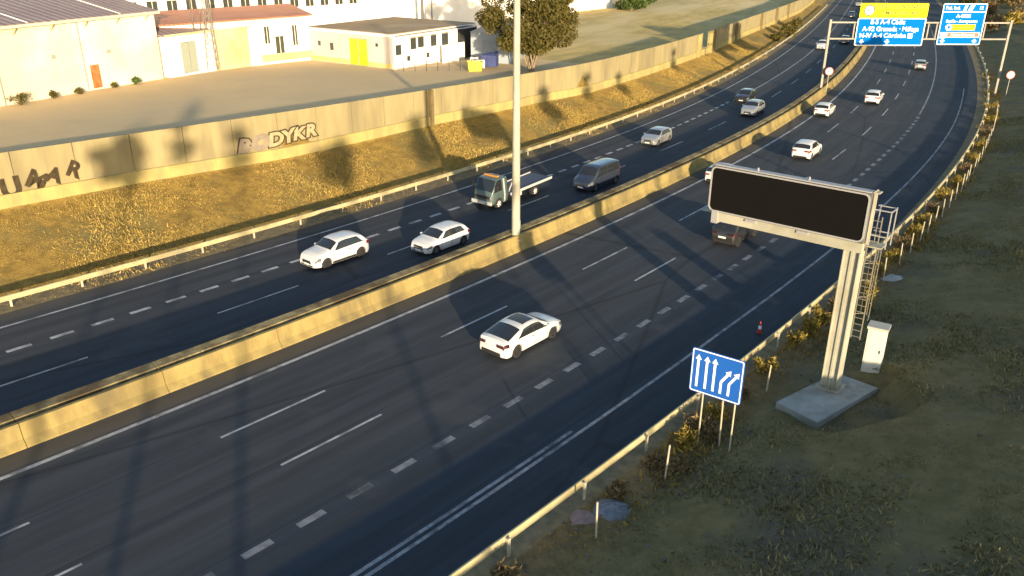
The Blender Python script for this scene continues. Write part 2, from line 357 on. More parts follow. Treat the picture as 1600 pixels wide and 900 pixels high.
# text helper
def text_mesh(body, size, extrude_=.004, offset=0., align='CENTER', shear=0., spacing=1.):
    cu = bpy.data.curves.new('t', 'FONT'); cu.body = body; cu.size = size; cu.extrude = extrude_; cu.align_x = align; cu.align_y = 'CENTER'; cu.offset = offset; cu.shear = shear; cu.space_character = spacing; cu.resolution_u = 3
    o = bpy.data.objects.new('t', cu); col.objects.link(o); bpy.context.view_layer.update()
    me = bpy.data.meshes.new_from_object(o); bpy.data.objects.remove(o); bpy.data.curves.remove(cu); return me
def place_text(name, body, size, mat, parent, M, **kw):
    me = text_mesh(body, size, **kw); me.name = name; me.transform(M); me.materials.clear(); me.materials.append(mat)
    o = bpy.data.objects.new(name, me); col.objects.link(o); o.parent = parent; return o
def frame(origin, xdir, up=Vector((0, 0, 1))):      # matrix whose X runs along xdir, Y up, Z towards the viewer
    x = Vector(xdir).normalized(); z = x.cross(up).normalized(); m = Matrix((x, up, z)).transposed().to_4x4(); m.translation = Vector(origin); return m
M_SPRAYD = mottled('dark_spray_paint', (.03, .022, .012), (.055, .04, .02), 3., .8, bmp=0)
M_SPRAYL = mottled('pale_spray_paint', (.36, .31, .19), (.28, .235, .14), 3., .8, bmp=0)
M_SPRAYG = mottled('grey_spray_paint', (.19, .16, .13), (.24, .20, .16), 2., .8, bmp=0)
def graffiti(s_, z, body, size, mat, rot=0., lift=.05, off=.0, nm='graffiti', wx=1.0, sh_=0.):
    n = wall_n(s_)+.01; p = P(s_, n, z)-WL0; xd = P(s_+1, wall_n(s_+1))-P(s_-1, wall_n(s_-1)); xd.z = 0
    m = frame(p+(P(s_, n+lift)-P(s_, n)), xd)
    return place_text(nm, body, size, mat, wall, m @ Matrix.Rotation(rot, 4, 'Z') @ Matrix.Diagonal((wx, 1, 1, 1)), offset=off, extrude_=.003, shear=sh_)
graffiti(-18.9, 3.75, 'U', 1.8, M_SPRAYD, R(4), off=.09)
graffiti(-17.2, 3.95, 'M', 1.6, M_SPRAYD, R(-32), off=.08)
graffiti(-16.0, 4.1, 'A', 1.35, M_SPRAYD, R(-25), off=.07)
graffiti(-14.6, 4.25, 'R', 1.5, M_SPRAYD, R(-30), off=.06)
for i, (ch, ds) in enumerate(zip('BODYKR', (0, 1.6, 3.1, 4.35, 5.55, 6.9))):
    s_ = -1.1+ds*.97; sz = 1.55-.03*i
    graffiti(s_, 3.75+.06*i, ch, sz, M_SPRAYD if i not in (1,) else M_SPRAYG, R(-6+4*i % 13), lift=.045, off=.17, wx=1.25, sh_=.15)
    graffiti(s_, 3.75+.06*i, ch, sz, M_SPRAYL if i > 1 else M_SPRAYG, R(-6+4*i % 13), lift=.055, off=.07, wx=1.25, sh_=.15)

# ---- guard rails
M_RAIL = mottled('galvanised_rail', (.55, .48, .28), (.44, .39, .24), 1.2, .5, c=(.35, .30, .18), cs=.5, metal=.15, bmp=.1)
M_POST = mottled('dull_post', (.46, .42, .32), (.36, .33, .25), 2., .6, bmp=.1)
WB = [(0, .44), (.07, .47), (.08, .52), (.02, .57), (.0, .60), (.02, .63), (.08, .68), (.07, .73), (0, .76), (-.02, .76), (-.03, .60), (-.02, .44)]
def guard_rail(label, s0, s1, nf, sgn, step, ext=.25, seglen=8.):
    root = thing('guard_rail', label, 'guard rail', P(s0, nf(s0)))
    s = s0
    while s < s1:
        e = min(s1, s+seglen); mb = MB(); ssx = list(np.linspace(s, e, 5)); b = 0; kk = len(WB)
        for q_ in ssx:
            for (dn, z) in WB: mb.v.append(tuple(P(q_, nf(q_)+sgn*dn, z)))
        for i in range(4):
            for j in range(kk): j2 = (j+1) % kk; mb.f.append((i*kk+j, i*kk+j2, (i+1)*kk+j2, (i+1)*kk+j)); mb.m.append(0)
        mb.build('rail', M_RAIL, root, origin=root.location, sharp=.9); s = e
    k = 0; s = s0+.5
    while s < s1 and k < 95:
        mb = MB(); rz = -head(s); mb.box(P(s, nf(s)-sgn*.17, .36), (.06, .12, .78), 0, rz); mb.box(P(s, nf(s)-sgn*.08, .62), (.12, .1, .2), 0, rz)
        mb.build('post', M_POST, root, origin=root.location); s += step if s < 100 else step*2; k += 1
    return root
guard_rail('pale lit guard rail along the far edge below the dry embankment', -60, 250, lambda s: -17.0, 1, 4.0)
guard_rail('galvanised guard rail along the near carriageway beside the olive grass slope', -44, 160, lambda s: 17.0+interp(s, [-20, 60, 110], [-.05, .45, .8]), -1, 4.0)
# ================================================================== vehicles
M_TYRE = plain('tyre_rubber', (.02, .02, .022), .85); M_RIM = plain('alloy_rim', (.35, .35, .36), .35, .8); M_RIMD = plain('dark_rim', (.09, .09, .10), .4, .7)
M_GLASS = plain('tinted_glass', (.018, .021, .026), .06, spec=.8); M_TRIM = plain('black_trim', (.025, .025, .027), .5)
M_ROOFGL = plain('roof_glass', (.03, .033, .04), .35); M_LAMP = plain('headlamp_glass', (.16, .17, .19), .12, .2, 1.); M_TAIL = plain('red_lamp_glass', (.18, .015, .012), .2, coat=1.); M_TAILD = plain('smoked_lamp_glass', (.05, .015, .015), .2, coat=1.)
M_PLATE = plain('plate_white', (.75, .75, .73), .5); M_LIT = plain('chrome', (.6, .6, .6), .2, .9)
WHITE = plain('white_car_paint', (.60, .61, .63), .4, coat=.5); SILVER = plain('silver_car_paint', (.42, .43, .44), .35, .55, .8)
BLACKP = plain('black_car_paint', (.028, .028, .03), .3, .2, 1.); NAVY = plain('dark_blue_car_paint', (.035, .045, .075), .35, .3, 1.); GREYP = plain('dark_grey_car_paint', (.085, .088, .095), .35, .4, 1.)
wheel_cache = {}
def make_wheel(parent, x, y, r, w_, side, rim):
    key = (round(r, 3), round(w_, 3), rim.name)
    if key not in wheel_cache:
        t = MB(); prof = [(r*.62, -w_/2), (r*.93, -w_/2), (r, -w_*.36), (r, w_*.36), (r*.93, w_/2), (r*.62, w_/2), (r*.60, 0)]; n = 28
        for i in range(n):
            a = 2*math.pi*i/n
            for (q_, yy) in prof: t.v.append((q_*math.cos(a), yy, q_*math.sin(a)))
        k = len(prof)
        for i in range(n):
            for j in range(k): t.f.append((i*k+j, i*k+(j+1) % k, ((i+1) % n)*k+(j+1) % k, ((i+1) % n)*k+j)); t.m.append(0)
        a = t.build('wheel', M_TYRE, None, True, sharp=.8); m1 = a.data; bpy.data.objects.remove(a)
        t = MB()
        for sd in (1, -1):
            y0 = sd*w_*.36
            t.cyl((0, y0-sd*.05, 0), (0, y0-sd*.02, 0), r*.62, n=20, mi=1); t.cyl((0, y0-.02, 0), (0, y0+.02, 0), r*.14, n=10)
            for i in range(5):
                an = 2*math.pi*i/5+.3; t.beam((r*.1*math.cos(an), y0, r*.1*math.sin(an)), (r*.62*math.cos(an), y0, r*.62*math.sin(an)), .03, r*.2)
            for i in range(20):
                an = 2*math.pi*i/20; an2 = 2*math.pi*(i+1)/20; t.beam((r*.6*math.cos(an), y0, r*.6*math.sin(an)), (r*.6*math.cos(an2), y0, r*.6*math.sin(an2)), .03, .03)
        a = t.build('rim', [rim, M_TRIM], None); m2 = a.data; bpy.data.objects.remove(a)
        wheel_cache[key] = (m1, m2)
    m1, m2 = wheel_cache[key]
    o = bpy.data.objects.new('wheel', m1); col.objects.link(o); o.parent = parent; o.location = (x, y, r); o.rotation_euler = (0, random.uniform(0, 6), 0)
    q_ = bpy.data.objects.new('rim', m2); col.objects.link(q_); q_.parent = o
    return o
class Shape:
    def __init__(s, L, W, top, belt, wr, xr, xf, zb=.2, tumble=.30, crown=.03, rr=.07):
        s.L, s.W, s.topk, s.beltk, s.wr, s.xr, s.xf, s.zb, s.tum, s.crown, s.rr = L, W, top, belt, wr, xr, xf, zb, tumble, crown, rr
    def top(s, x):
        xs = [p[0] for p in s.topk]; ys = [p[1] for p in s.topk]
        return (interp(x-.07, xs, ys)+2*interp(x, xs, ys)+interp(x+.07, xs, ys))/4
    def sec(s, x):
        L, W = s.L, s.W; d0 = max(0, .42-x)/.42; d1 = max(0, x-(L-.62))/.62
        w_ = W/2*(1-.20*d0**2.2-.24*d1**2.2); zt = s.top(x); zbelt = min(interp(x, *zip(*s.beltk)), zt-.05)
        zb = s.zb+.10*max(0, .25-x)/.25+.04*max(0, x-(L-.3))/.3
        arch = 0; ra = s.wr*1.16
        for xw in (s.xr, s.xf):
            d = abs(x-xw)
            if d < ra: arch = s.wr*1.0+math.sqrt(ra*ra-d*d)
        hb = zbelt-zb; rr = min(s.rr, .5*(zt-zbelt)); zr = zt-rr
        wt = .955*w_-s.tum*max(0, zr-zbelt)-.02
        pts = [(0, zb), (.72*w_, zb), (.94*w_, zb), (.985*w_, zb+.10*hb+.02), (w_, zb+.45*hb), (.995*w_, zb+.78*hb), (.955*w_, zbelt)]
        if arch: pts = [(y, max(z, min(arch, zbelt-.10))) if 1 <= i <= 4 else (y, z) for i, (y, z) in enumerate(pts)]
        for k in (1/3, 2/3, 1): pts.append((.955*w_+(wt-.955*w_)*k+.012*math.sin(math.pi*k), zbelt+(zr-zbelt)*k))
        pts += [(wt-.09*min(1, rr/.07+.2), zt-.018), (.5*wt, zt+s.crown*.7-.01), (0, zt+s.crown-.01)]
        return pts
    def P(s, x, k, side=1, off=0.):
        p = s.sec(x); i = min(11, int(k)); f = k-i
        y = p[i][0]*(1-f)+p[i+1][0]*f; z = p[i][1]*(1-f)+p[i+1][1]*f
        dy, dz = p[i+1][0]-p[i][0], p[i+1][1]-p[i][1]; l = math.hypot(dy, dz)+1e-9; ny, nz = dz/l, -dy/l
        # slope along x
        e = .03; a = s.sec(min(s.L, x+e)); b = s.sec(max(0, x-e))
        if k >= 9: sl = (a[12][1]-b[12][1])/(2*e); nx = -sl; nn = math.sqrt(nx*nx+1); v = (nx/nn, ny/nn, nz/nn)
        else: sl = (a[4][0]-b[4][0])/(2*e); v = (-sl*.7, ny, nz)
        return Vector((x+v[0]*off, side*(y+v[1]*off), z+v[2]*off))
def patch(sh, ks, xb, side, off, mat, name, parent, nk=5, nx=10):
    """surface patch: ks=(k0,k1); xb(k)->(xa,xb)"""
    mb = MB(); sides = (side,) if side else (1, -1)
    for sd in sides:
        b = len(mb.v)
        for i in range(nk+1):
            k = ks[0]+(ks[1]-ks[0])*i/nk; xa, xe = xb(i/nk)
            for j in range(nx+1): mb.v.append(tuple(sh.P(xa+(xe-xa)*j/nx, k, sd, off)))
        for i in range(nk):
            for j in range(nx): a = b+i*(nx+1)+j; mb.f.append((a, a+1, a+nx+2, a+nx+1)); mb.m.append(0)
    return mb.build(name, mat, parent, True)
def car_body(sh, mat, parent, n=64, name='body'):
    mb = MB(); L = sh.L; xs = set(np.round(np.linspace(0, L, n), 3))
    for xw in (sh.xr, sh.xf):
        ra = sh.wr*1.16; xs |= {round(xw+ra*c, 3) for c in (-1.0, -.98, -.93, -.83, -.7, -.5, -.25, 0, .25, .5, .7, .83, .93, .98, 1.0)}
    xs = sorted(x for x in xs if 0 <= x <= L); rings = []
    for x in xs:
        p = sh.sec(x); r = [(x, y, z) for y, z in p]+[(x, -y, z) for y, z in reversed(p[1:-1])]; rings.append(r)
    k = len(rings[0])
    for r in rings: mb.v += r
    for i in range(len(rings)-1):
        for j in range(k): j2 = (j+1) % k; mb.f.append((i*k+j, i*k+j2, (i+1)*k+j2, (i+1)*k+j)); mb.m.append(0 if not (j in (0, k-1)) else 1)
    mb.f += [tuple(range(k-1, -1, -1)), tuple((len(rings)-1)*k+j for j in range(k))]; mb.m += [0, 0]
    return mb.build(name, [mat, M_TRIM], parent, True, sharp=.62)
KINDS = {
 # top profile (x from rear), belt, wheel radius, axle positions, window bounds
 'hatch': dict(L=4.15, W=1.80, top=[(0, .55), (.03, .95), (.14, 1.02), (.50, 1.38), (1.0, 1.47), (1.9, 1.48), (2.35, 1.42), (3.15, .99), (3.6, .90), (4.02, .74), (4.15, .55)], belt=[(0, .98), (1.2, .95), (3.2, .88), (4.15, .70)], wr=.32, xr=.72, xf=3.33, side=((.55, 2.95), (.85, 2.32)), ws=(2.42, 3.1), rw=(.16, .5)),
 'suv': dict(L=4.40, W=1.85, top=[(0, .60), (.03, 1.02), (.16, 1.10), (.52, 1.48), (1.0, 1.60), (2.0, 1.63), (2.45, 1.57), (3.2, 1.12), (3.9, 1.02), (4.25, .86), (4.40, .60)], belt=[(0, 1.08), (1.2, 1.05), (3.2, .99), (4.40, .82)], wr=.36, xr=.80, xf=3.52, side=((.55, 3.05), (.95, 2.42)), ws=(2.52, 3.15), rw=(.20, .56), zb=.24),
 'fastback': dict(L=4.75, W=1.85, top=[(0, .60), (.04, .98), (.12, 1.04), (.30, 1.07), (1.45, 1.38), (2.05, 1.44), (2.5, 1.43), (2.85, 1.36), (3.6, .98), (4.2, .88), (4.6, .74), (4.75, .55)], belt=[(0, .98), (1.2, .93), (3.4, .86), (4.75, .68)], wr=.34, xr=.95, xf=3.80, side=((.98, 3.42), (1.55, 2.80)), ws=(2.88, 3.52), rw=(.36, 1.38), crown=.04),
 'van': dict(L=4.9, W=1.90, top=[(0, 1.0), (.04, 1.80), (.2, 1.92), (.8, 1.96), (3.0, 1.96), (3.4, 1.88), (4.15, 1.22), (4.6, 1.02), (4.82, .85), (4.9, .6)], belt=[(0, 1.20), (3.0, 1.15), (4.1, 1.02), (4.9, .8)], wr=.34, xr=.85, xf=4.0, side=((.4, 3.9), (.45, 3.35)), ws=(3.45, 4.1), rw=(.05, .12), zb=.22, tumble=.16),
 'cab': dict(L=2.15, W=2.05, top=[(0, 2.1), (.05, 2.25), (.3, 2.34), (1.2, 2.36), (1.5, 2.28), (1.98, 1.35), (2.08, 1.2), (2.15, .7)], belt=[(0, 1.35), (1.9, 1.30), (2.15, .9)], wr=.40, xr=-9, xf=1.30, side=((.9, 1.88), (.9, 1.50)), ws=(1.52, 1.95), rw=(.02, .03), zb=.42, tumble=.10, crown=.02),
}
def make_car(kind, label, cat, s_, n_, paint, forward, group=None, roofglass=False, rim=None, front_dark=False, name='car', plate_lit=True, wscale=1., dh=0.):
    K = dict(KINDS[kind]); side = K.pop('side'); ws = K.pop('ws'); rw = K.pop('rw')
    sh = Shape(**K); L, W = sh.L, sh.W
    h = math.pi/2-head(s_)+dh; h = h if forward else h+math.pi
    base = P(s_, n_, .006)
    t = thing(name, label, cat, base, h, group)
    hold = t; off = Vector((-L/2, 0, 0))
    objs = []
    def fix(o): objs.append(o); return o
    fix(car_body(sh, paint, t))
    for sd in (1, -1):
        w1 = patch(sh, (6.25, 8.85), lambda f: (side[0][0]+(side[1][0]-side[0][0])*f, side[0][1]+(side[1][1]-side[0][1])*f), sd, .006, M_GLASS, 'side_window', t, nk=4, nx=12); fix(w1)
        # pillar between front and rear door glass
        xm = (side[0][0]+side[0][1])/2+.1
        pl = patch(sh, (6.2, 8.9), lambda f: (xm-.04-.10*f, xm+.04-.10*f), sd, .010, M_TRIM, 'door_pillar', w1, nk=3, nx=1)
    if kind in ('hatch', 'suv', 'fastback', 'van'):
        fix(patch(sh, (9.55, 12), lambda f: (rw[0]+.02*(1-f), rw[1]-.03*(1-f)), 0, .007, M_GLASS, 'rear_window', t, nk=5, nx=7)) if kind != 'van' else None
    fix(patch(sh, (9.45, 12), lambda f: (ws[0]+.03*(1-f), ws[1]-.04*(1-f)), 0, .007, M_GLASS, 'windscreen', t, nk=5, nx=7))
    if roofglass: fix(patch(sh, (10.4, 12), lambda f: (1.75, 2.62), 0, .008, M_ROOFGL, 'sunroof', t, nk=4, nx=5))
    for sd in (1, -1):
        fix(patch(sh, (4.6, 5.9), lambda f: (L-.50+.08*(1-f), L-.06), sd, .012, M_LAMP, 'headlight', t, nk=2, nx=5))
        fix(patch(sh, (4.9, 5.95), lambda f: (.02, .34), sd, .012, M_TAILD if kind == 'fastback' or paint is BLACKP else M_TAIL, 'taillight', t, nk=2, nx=4))
        mb = MB(); ym = W/2+.09; xm2 = ws[1]-.22; zm = sh.sec(xm2)[6][1]+.08; mb.cyl((xm2-.05, sd*ym, zm), (xm2+.06, sd*(ym-.01), zm), .085, .06, 8); mb.beam((xm2, sd*(ym-.16), zm-.05), (xm2, sd*ym, zm), .05, .04)
        fix(mb.build('wing_mirror', paint, t, sharp=.6))
    zf = sh.sec(L)[0][1]; zt = sh.sec(L)[12][1]
    mb = MB(); mb.box((L+.004, 0, zf+(zt-zf)*.62), (.03, W*.46, (zt-zf)*.30)); mb.box((L+.002, 0, zf+(zt-zf)*.18), (.03, W*.62, (zt-zf)*.22)); fix(mb.build('grille', M_TRIM, t))
    mb = MB(); mb.box((L+.028, 0, zf+(zt-zf)*.40), (.015, .50, .11)); fix(mb.build('number_plate', M_PLATE, t))
    z0 = sh.sec(0)[0][1]; zr_ = sh.sec(0)[12][1]
    mb = MB(); mb.box((.0, 0, z0+.05), (.05, W*.66, .12)); fix(mb.build('rear_bumper_trim', M_TRIM, t))
    if kind in ('suv',):
        for sd in (1, -1):
            fix(patch(sh, (1.95, 3.3), lambda f: (sh.xr+sh.wr*1.2, sh.xf-sh.wr*1.2), sd, .012, M_TRIM, 'side_cladding', t, nk=2, nx=6))
    for xw in (sh.xr, sh.xf):
        if xw > 0:
            for sd in (1, -1): fix(make_wheel(t, xw, sd*(W/2-.125), sh.wr, .21, sd, rim or M_RIM))
    if kind != 'van' or True:
        zl = {'hatch': .86, 'suv': .95, 'fastback': .84, 'van': 1.15}[kind]
        for sd in (1, -1):
            mb = MB(); mb.box((.02, sd*W*.31, zl), (.09, W*.20, .13 if kind != 'van' else .45)); fix(mb.build('taillight', M_TAILD if kind == 'fastback' or paint is BLACKP else M_TAIL, t))
            for xs_ in ((side[0][0]+side[0][1])/2+.12, side[0][1]-.12, side[0][0]+.30):
                fix(patch(sh, (2.2, 6.1), lambda f, x_=xs_: (x_-.012, x_+.012), sd, .007, M_TRIM, 'door_seam', t, nk=4, nx=1))
            fix(patch(sh, (5.1, 5.35), lambda f: ((side[0][0]+side[0][1])/2-.16, (side[0][0]+side[0][1])/2+.02), sd, .02, M_TRIM, 'door_handle', t, nk=1, nx=1))
        mb = MB(); mb.box((-.005, 0, .70 if kind != 'van' else .95), (.07, .52, .12)); fix(mb.build('number_plate', M_PLATE, t))
        mb = MB(); mb.box((.0, 0, .40), (.07, W*.64, .16)); fix(mb.build('rear_diffuser', M_TRIM, t))
        mb = MB(); mb.box((L-.05, 0, .60), (.14, W*.42, .11)); fix(mb.build('upper_grille', M_TRIM, t))
    # dark wheel housing and underside
    mb = MB()
    for xw in (sh.xr, sh.xf):
        if xw > 0:
            for sd in (1, -1): mb = MB(); mb.box((xw, sd*(W/2-.30), sh.wr+.10), (sh.wr*2.1, .12, sh.wr*1.7)); fix(mb.build('wheel_housing', M_TRIM, t))
    for o in objs: o.location = Vector(o.location)+off
    return t
def lane_car(*a, **k): return make_car(*a, **k)
GRP_L = 'cars driving towards the viewer on the far carriageway'; GRP_R = 'cars driving away on the near carriageway'
make_car('suv', 'white crossover with dark wheels, leftmost of the oncoming cars on the far carriageway', 'car', -6.45, -9.50, WHITE, False, GRP_L, rim=M_RIMD)
make_car('hatch', 'white rounded hatchback close to the median, left of the tall lamp post', 'car', -.15, -6.15, WHITE, False, GRP_L)
make_car('van', 'dark grey blue people carrier in the far carriageway just right of the tall lamp post', 'van', 19.3, -6.3, NAVY, False, GRP_L)
make_car('hatch', 'small silver hatchback in the outer lane of the far carriageway beyond the dark van', 'car', 37.2, -9.7, SILVER, False, GRP_L)
make_car('suv', 'silver crossover in the lane next to the median with a black car right behind it', 'car', 58.0, -6.4, SILVER, False, GRP_L)
make_car('hatch', 'black hatchback just behind and beside the silver crossover in the far carriageway', 'car', 66.5, -9.7, BLACKP, False, GRP_L)
make_car('suv', 'small distant white car behind the left post of the sign gantry', 'car', 131., -9.2, WHITE, False, GRP_L)
make_car('hatch', 'distant black car below the left end of the gantry truss', 'car', 143., -6.0, BLACKP, False, GRP_L)
make_car('hatch', 'distant dark blue car above the left end of the gantry truss', 'car', 211., -8.3, NAVY, False, GRP_L)
make_car('van', 'farthest pale car at the top edge beside the yellow sign panel', 'car', 258., -8.0, SILVER, False, GRP_L)
make_car('fastback', 'white fastback saloon with dark sunroof in the middle of the near carriageway', 'car', -7.5, 7.1, WHITE, True, GRP_R, roofglass=True, rim=M_RIMD)
make_car('suv', 'black sport utility car partly hidden under the dark message board', 'car', 14.1, 8.4, BLACKP, True, GRP_R, rim=M_RIMD)
make_car('hatch', 'white car mostly hidden behind the left end of the message board', 'car', 27.7, 1.35, WHITE, True, GRP_R)
make_car('suv', 'white crossover in the near carriageway just above the message board', 'car', 40.4, 4.6, WHITE, True, GRP_R)
make_car('hatch', 'low white car hugging the median below the left gantry post', 'car', 62.4, .95, WHITE, True, GRP_R)
make_car('suv', 'white crossover driving away in the middle lane below the gantry signs', 'car', 74.0, 4.8, WHITE, True, GRP_R)
make_car('hatch', 'grey car driving away right under the blue gantry signs', 'car', 109.8, 8.4, SILVER, True, GRP_R)

# ---- recovery truck
def tow_truck(s_, n_):
    t = thing('tow_truck', 'dark green recovery truck with white trimmed flatbed half hidden by the tall lamp post', 'truck', P(s_, n_, .006), math.pi/2-head(s_)+math.pi, None)
    K = dict(KINDS['cab']); side = K.pop('side'); ws = K.pop('ws'); K.pop('rw'); sh = Shape(**K)
    PT = plain('grey_green_cab_paint', (.07, .105, .105), .4, .1, .6); MW = plain('white_truck_steel', (.42, .43, .43), .5); MD = plain('blue_grey_deck', (.07, .08, .12), .5, .3)
    X0 = 1.35
    ob = [car_body(sh, PT, t, 40, 'cab')]
    for sd in (1, -1):
        ob.append(patch(sh, (6.2, 8.8), lambda f: (side[0][0]+(side[1][0]-side[0][0])*f, side[0][1]+(side[1][1]-side[0][1])*f), sd, .008, M_GLASS, 'side_window', t))
        ob.append(patch(sh, (2.2, 8.9), lambda f: (.55, .72), sd, .012, MW, 'cab_stripe', t, nk=6, nx=1))
        ob.append(patch(sh, (3.6, 5.2), lambda f: (sh.L-.22, sh.L-.02), sd, .02, M_LAMP, 'headlight', t, nk=2, nx=3))
        mb = MB(); mb.box((1.75, sd*1.18, 1.75), (.10, .18, .42)); mb.beam((1.7, sd*1.0, 1.95), (1.75, sd*1.18, 1.9), .03, .03); ob.append(mb.build('wing_mirror', M_TRIM, t))
    ob.append(patch(sh, (9.3, 12), lambda f: (ws[0], ws[1]), 0, .008, M_GLASS, 'windscreen', t))
    mb = MB(); mb.box((2.17, 0, .98), (.04, 1.5, .20)); ob.append(mb.build('grille', M_TRIM, t))
    mb = MB(); mb.box((2.18, 0, .56), (.10, 1.98, .26)); ob.append(mb.build('bumper', MW, t))
    mb = MB(); mb.box((2.24, 0, .52), (.02, .52, .12)); ob.append(mb.build('number_plate', M_PLATE, t))
    mb = MB(); mb.box((1.0, 0, 2.42), (.25, 1.3, .10)); ob.append(mb.build('beacon_bar', plain('amber_beacon', (.5, .22, .03), .3), t))
    for o in ob: o.location = Vector((X0, 0, 0))
    mb = MB()
    for y in (-.4, .4): mb.box((-1.0, y, .68), (5.2, .10, .2))
    mb.build('chassis', M_TRIM, t)
    M = Matrix.Rotation(R(2.2), 3, 'Y'); mb = MB(); mb.box((-1.35, 0, .98), (5.4, 2.16, .08), M=M); mb.build('flatbed', MD, t)
    for sd in (1, -1):
        mb = MB(); mb.box((-1.35, sd*1.11, 1.0), (5.4, .06, .20), M=M); mb.build('bed_rail', MW, t)
        mb = MB(); mb.beam((1.25, sd*.8, 1.0), (.75, sd*.8, 1.7), .07, .07); mb.beam((.25, sd*.8, 1.0), (.75, sd*.8, 1.7), .07, .07); mb.build('bed_guard', MW, t)
        mb = MB(); mb.box((.35, sd*.92, .66), (1.0, .22, .36)); mb.build('tool_box', MW, t)
        mb = MB(); mb.box((-1.9, sd*.98, .86), (1.0, .28, .05)); mb.build('mudguard', M_TRIM, t)
        for x in (2.65, -1.9): make_wheel(t, x, sd*.88, .40, .26 if x > 0 else .38, sd, plain('white_wheel', (.6, .6, .6), .5) if 'white_wheel' not in bpy.data.materials else bpy.data.materials['white_wheel'])
    mb = MB(); mb.box((1.3, 0, 1.35), (.08, 1.7, .7)); mb.build('headboard', M_TRIM, t)
    return t
tow_truck(11.7, -9.65)

# ================================================================== roadside furniture
M_MAST = mottled('mast_paint', (.40, .38, .31), (.33, .31, .26), .8, .55, bmp=.1)
def lamp_mast(loc, label, h=24, arms=True, r0=.29, name='lamp_post', grp=None):
    t = thing(name, label, 'lamp post', loc, 0, grp)
    mb = MB(); mb.cyl((0, 0, 0), (0, 0, h), r0, r0*.5, 12); mb.build('pole', M_MAST, t, True, sharp=1.)
    mb = MB(); mb.cyl((0, 0, 0), (0, 0, .06), r0*1.6, n=12)
    for i in range(8): a = i*math.pi/4; mb.cyl((r0*1.35*math.cos(a), r0*1.35*math.sin(a), .06), (r0*1.35*math.cos(a), r0*1.35*math.sin(a), .16), .03, n=6)
    mb.build('base_plate', M_MAST, t)
    mb = MB(); mb.box((r0*.92, -.05, 1.1), (.06, .22, .55)); mb.build('access_door', M_CONCG, t)
    for sd in (1, -1):
        mb = MB(); mb.cyl((0, 0, h-.3), (sd*1.8, 0, h+.2), .07, .05, 8); a = mb.build('arm', M_MAST, t)
        mb = MB(); mb.box((sd*2.3, 0, h+.22), (1.0, .35, .18)); mb.build('lamp_head', M_CONCG, t)
    return t
lamp_mast(P(3.0, -2.17, .62), 'tall pale tapering lamp post standing in the median behind the concrete barrier')

# ---- variable message board
M_LADD = plain('dull_ladder_steel', (.20, .19, .16), .6)
VZ = .55; CB = Vector((14.37, 32.16, VZ)); HD = .70
va = thing('message_board', 'large blank black electronic message board on a single beige steel column in the verge', 'sign', CB, -HD)   # local +x = right across the road, +y = along the road
M_STEEL = mottled('beige_grey_steel', (.40, .39, .32), (.33, .32, .27), .9, .55, c=(.28, .27, .21), cs=.5, bmp=.1)
M_WEDGE = plain('white_frame_metal', (.36, .36, .38), .5, .2); M_BLK = plain('black_display', (.008, .008, .008), .95, spec=.02)
mb = MB(); hC = 6.55
mb.box((0, 0, hC/2), (.10, .50, hC)); mb.box((-.33, 0, hC/2), (.04, .62, hC)); mb.box((.33, 0, hC/2), (.04, .62, hC)); mb.box((0, -.18, hC/2), (.62, .03, hC)); mb.box((0, .18, hC/2), (.62, .03, hC))
o = mb.build('column', M_STEEL, va)
mb = MB(); mb.box((0, 0, .03), (1.05, 1.05, .06))
for i in range(12):
    a = i*math.pi/6; mb.cyl((.44*math.cos(a), .44*math.sin(a), .06), (.44*math.cos(a), .44*math.sin(a), .16), .028, n=6)
mb.build('base_plate', M_STEEL, va)
XL, XR = -6.72, .34; ZB, ZT = 7.0, 9.10
mb = MB(); mb.box(((XL+.25+XR)/2, -.05, 6.76), (XR-XL-.25, .34, .42)); mb.build('crossbeam', M_STEEL, va)
mb = MB(); mb.box((XL+.38, -.06, 6.75), (.30, .46, .60)); mb.build('beam_bracket', M_WEDGE, va)
for x in (-4.6, -2.2): mb = MB(); mb.box((x, -.25, 6.9), (.5, .06, .12)); mb.build('beam_clamp', M_WEDGE, va)
mb = MB(); mb.box(((XL+XR)/2, .08, (ZB+ZT)/2), (XR-XL, .56, ZT-ZB)); mb.build('housing', mottled('dark_grey_housing', (.16, .17, .18), (.12, .13, .14), 1, .5, metal=.2), va)
def rrect(x0, x1, z0, z1, r, y, n=5):
    pts = []
    for cx, cz, a0 in ((x1-r, z1-r, 0), (x0+r, z1-r, 90), (x0+r, z0+r, 180), (x1-r, z0+r, 270)):
        for i in range(n+1): a = R(a0+90*i/n); pts.append(Vector((cx+r*math.cos(a), y, cz+r*math.sin(a))))
    return pts
def ring(mb, A, B, mi=0):
    n = len(A); b = len(mb.v); mb.v += [tuple(p) for p in A]+[tuple(p) for p in B]
    for i in range(n): mb.f.append((b+i, b+(i+1) % n, b+n+(i+1) % n, b+n+i)); mb.m.append(mi)
mb = MB(); y0 = -.222; A = rrect(XL+.06, XR-.06, ZB+.06, ZT-.06, .22, y0); mb.prism(A, (0, .03, 0)); mb.build('display_panel', M_BLK, va)
mb = MB(); A = rrect(XL, XR, ZB, ZT, .27, -.26); B = rrect(XL+.065, XR-.065, ZB+.065, ZT-.065, .21, -.26); A2 = [p+Vector((0, .06, 0)) for p in A]; B2 = [p+Vector((0, .06, 0)) for p in B]
ring(mb, A, B); ring(mb, A, A2); ring(mb, B, B2); mb.build('frame', M_WEDGE, va)
mb = MB(); mb.box(((XL+XR)/2, .06, ZT+.035), (XR-XL-.1, .40, .05)); mb.box(((XL+XR)/2, -.18, ZT+.06), (XR-XL-.3, .06, .05))
for x in (-4.6, -2.3): mb.cyl((x, -.05, ZT+.05), (x, -.05, ZT+.22), .04, n=6)
mb.build('roof_strip', M_WEDGE, va)
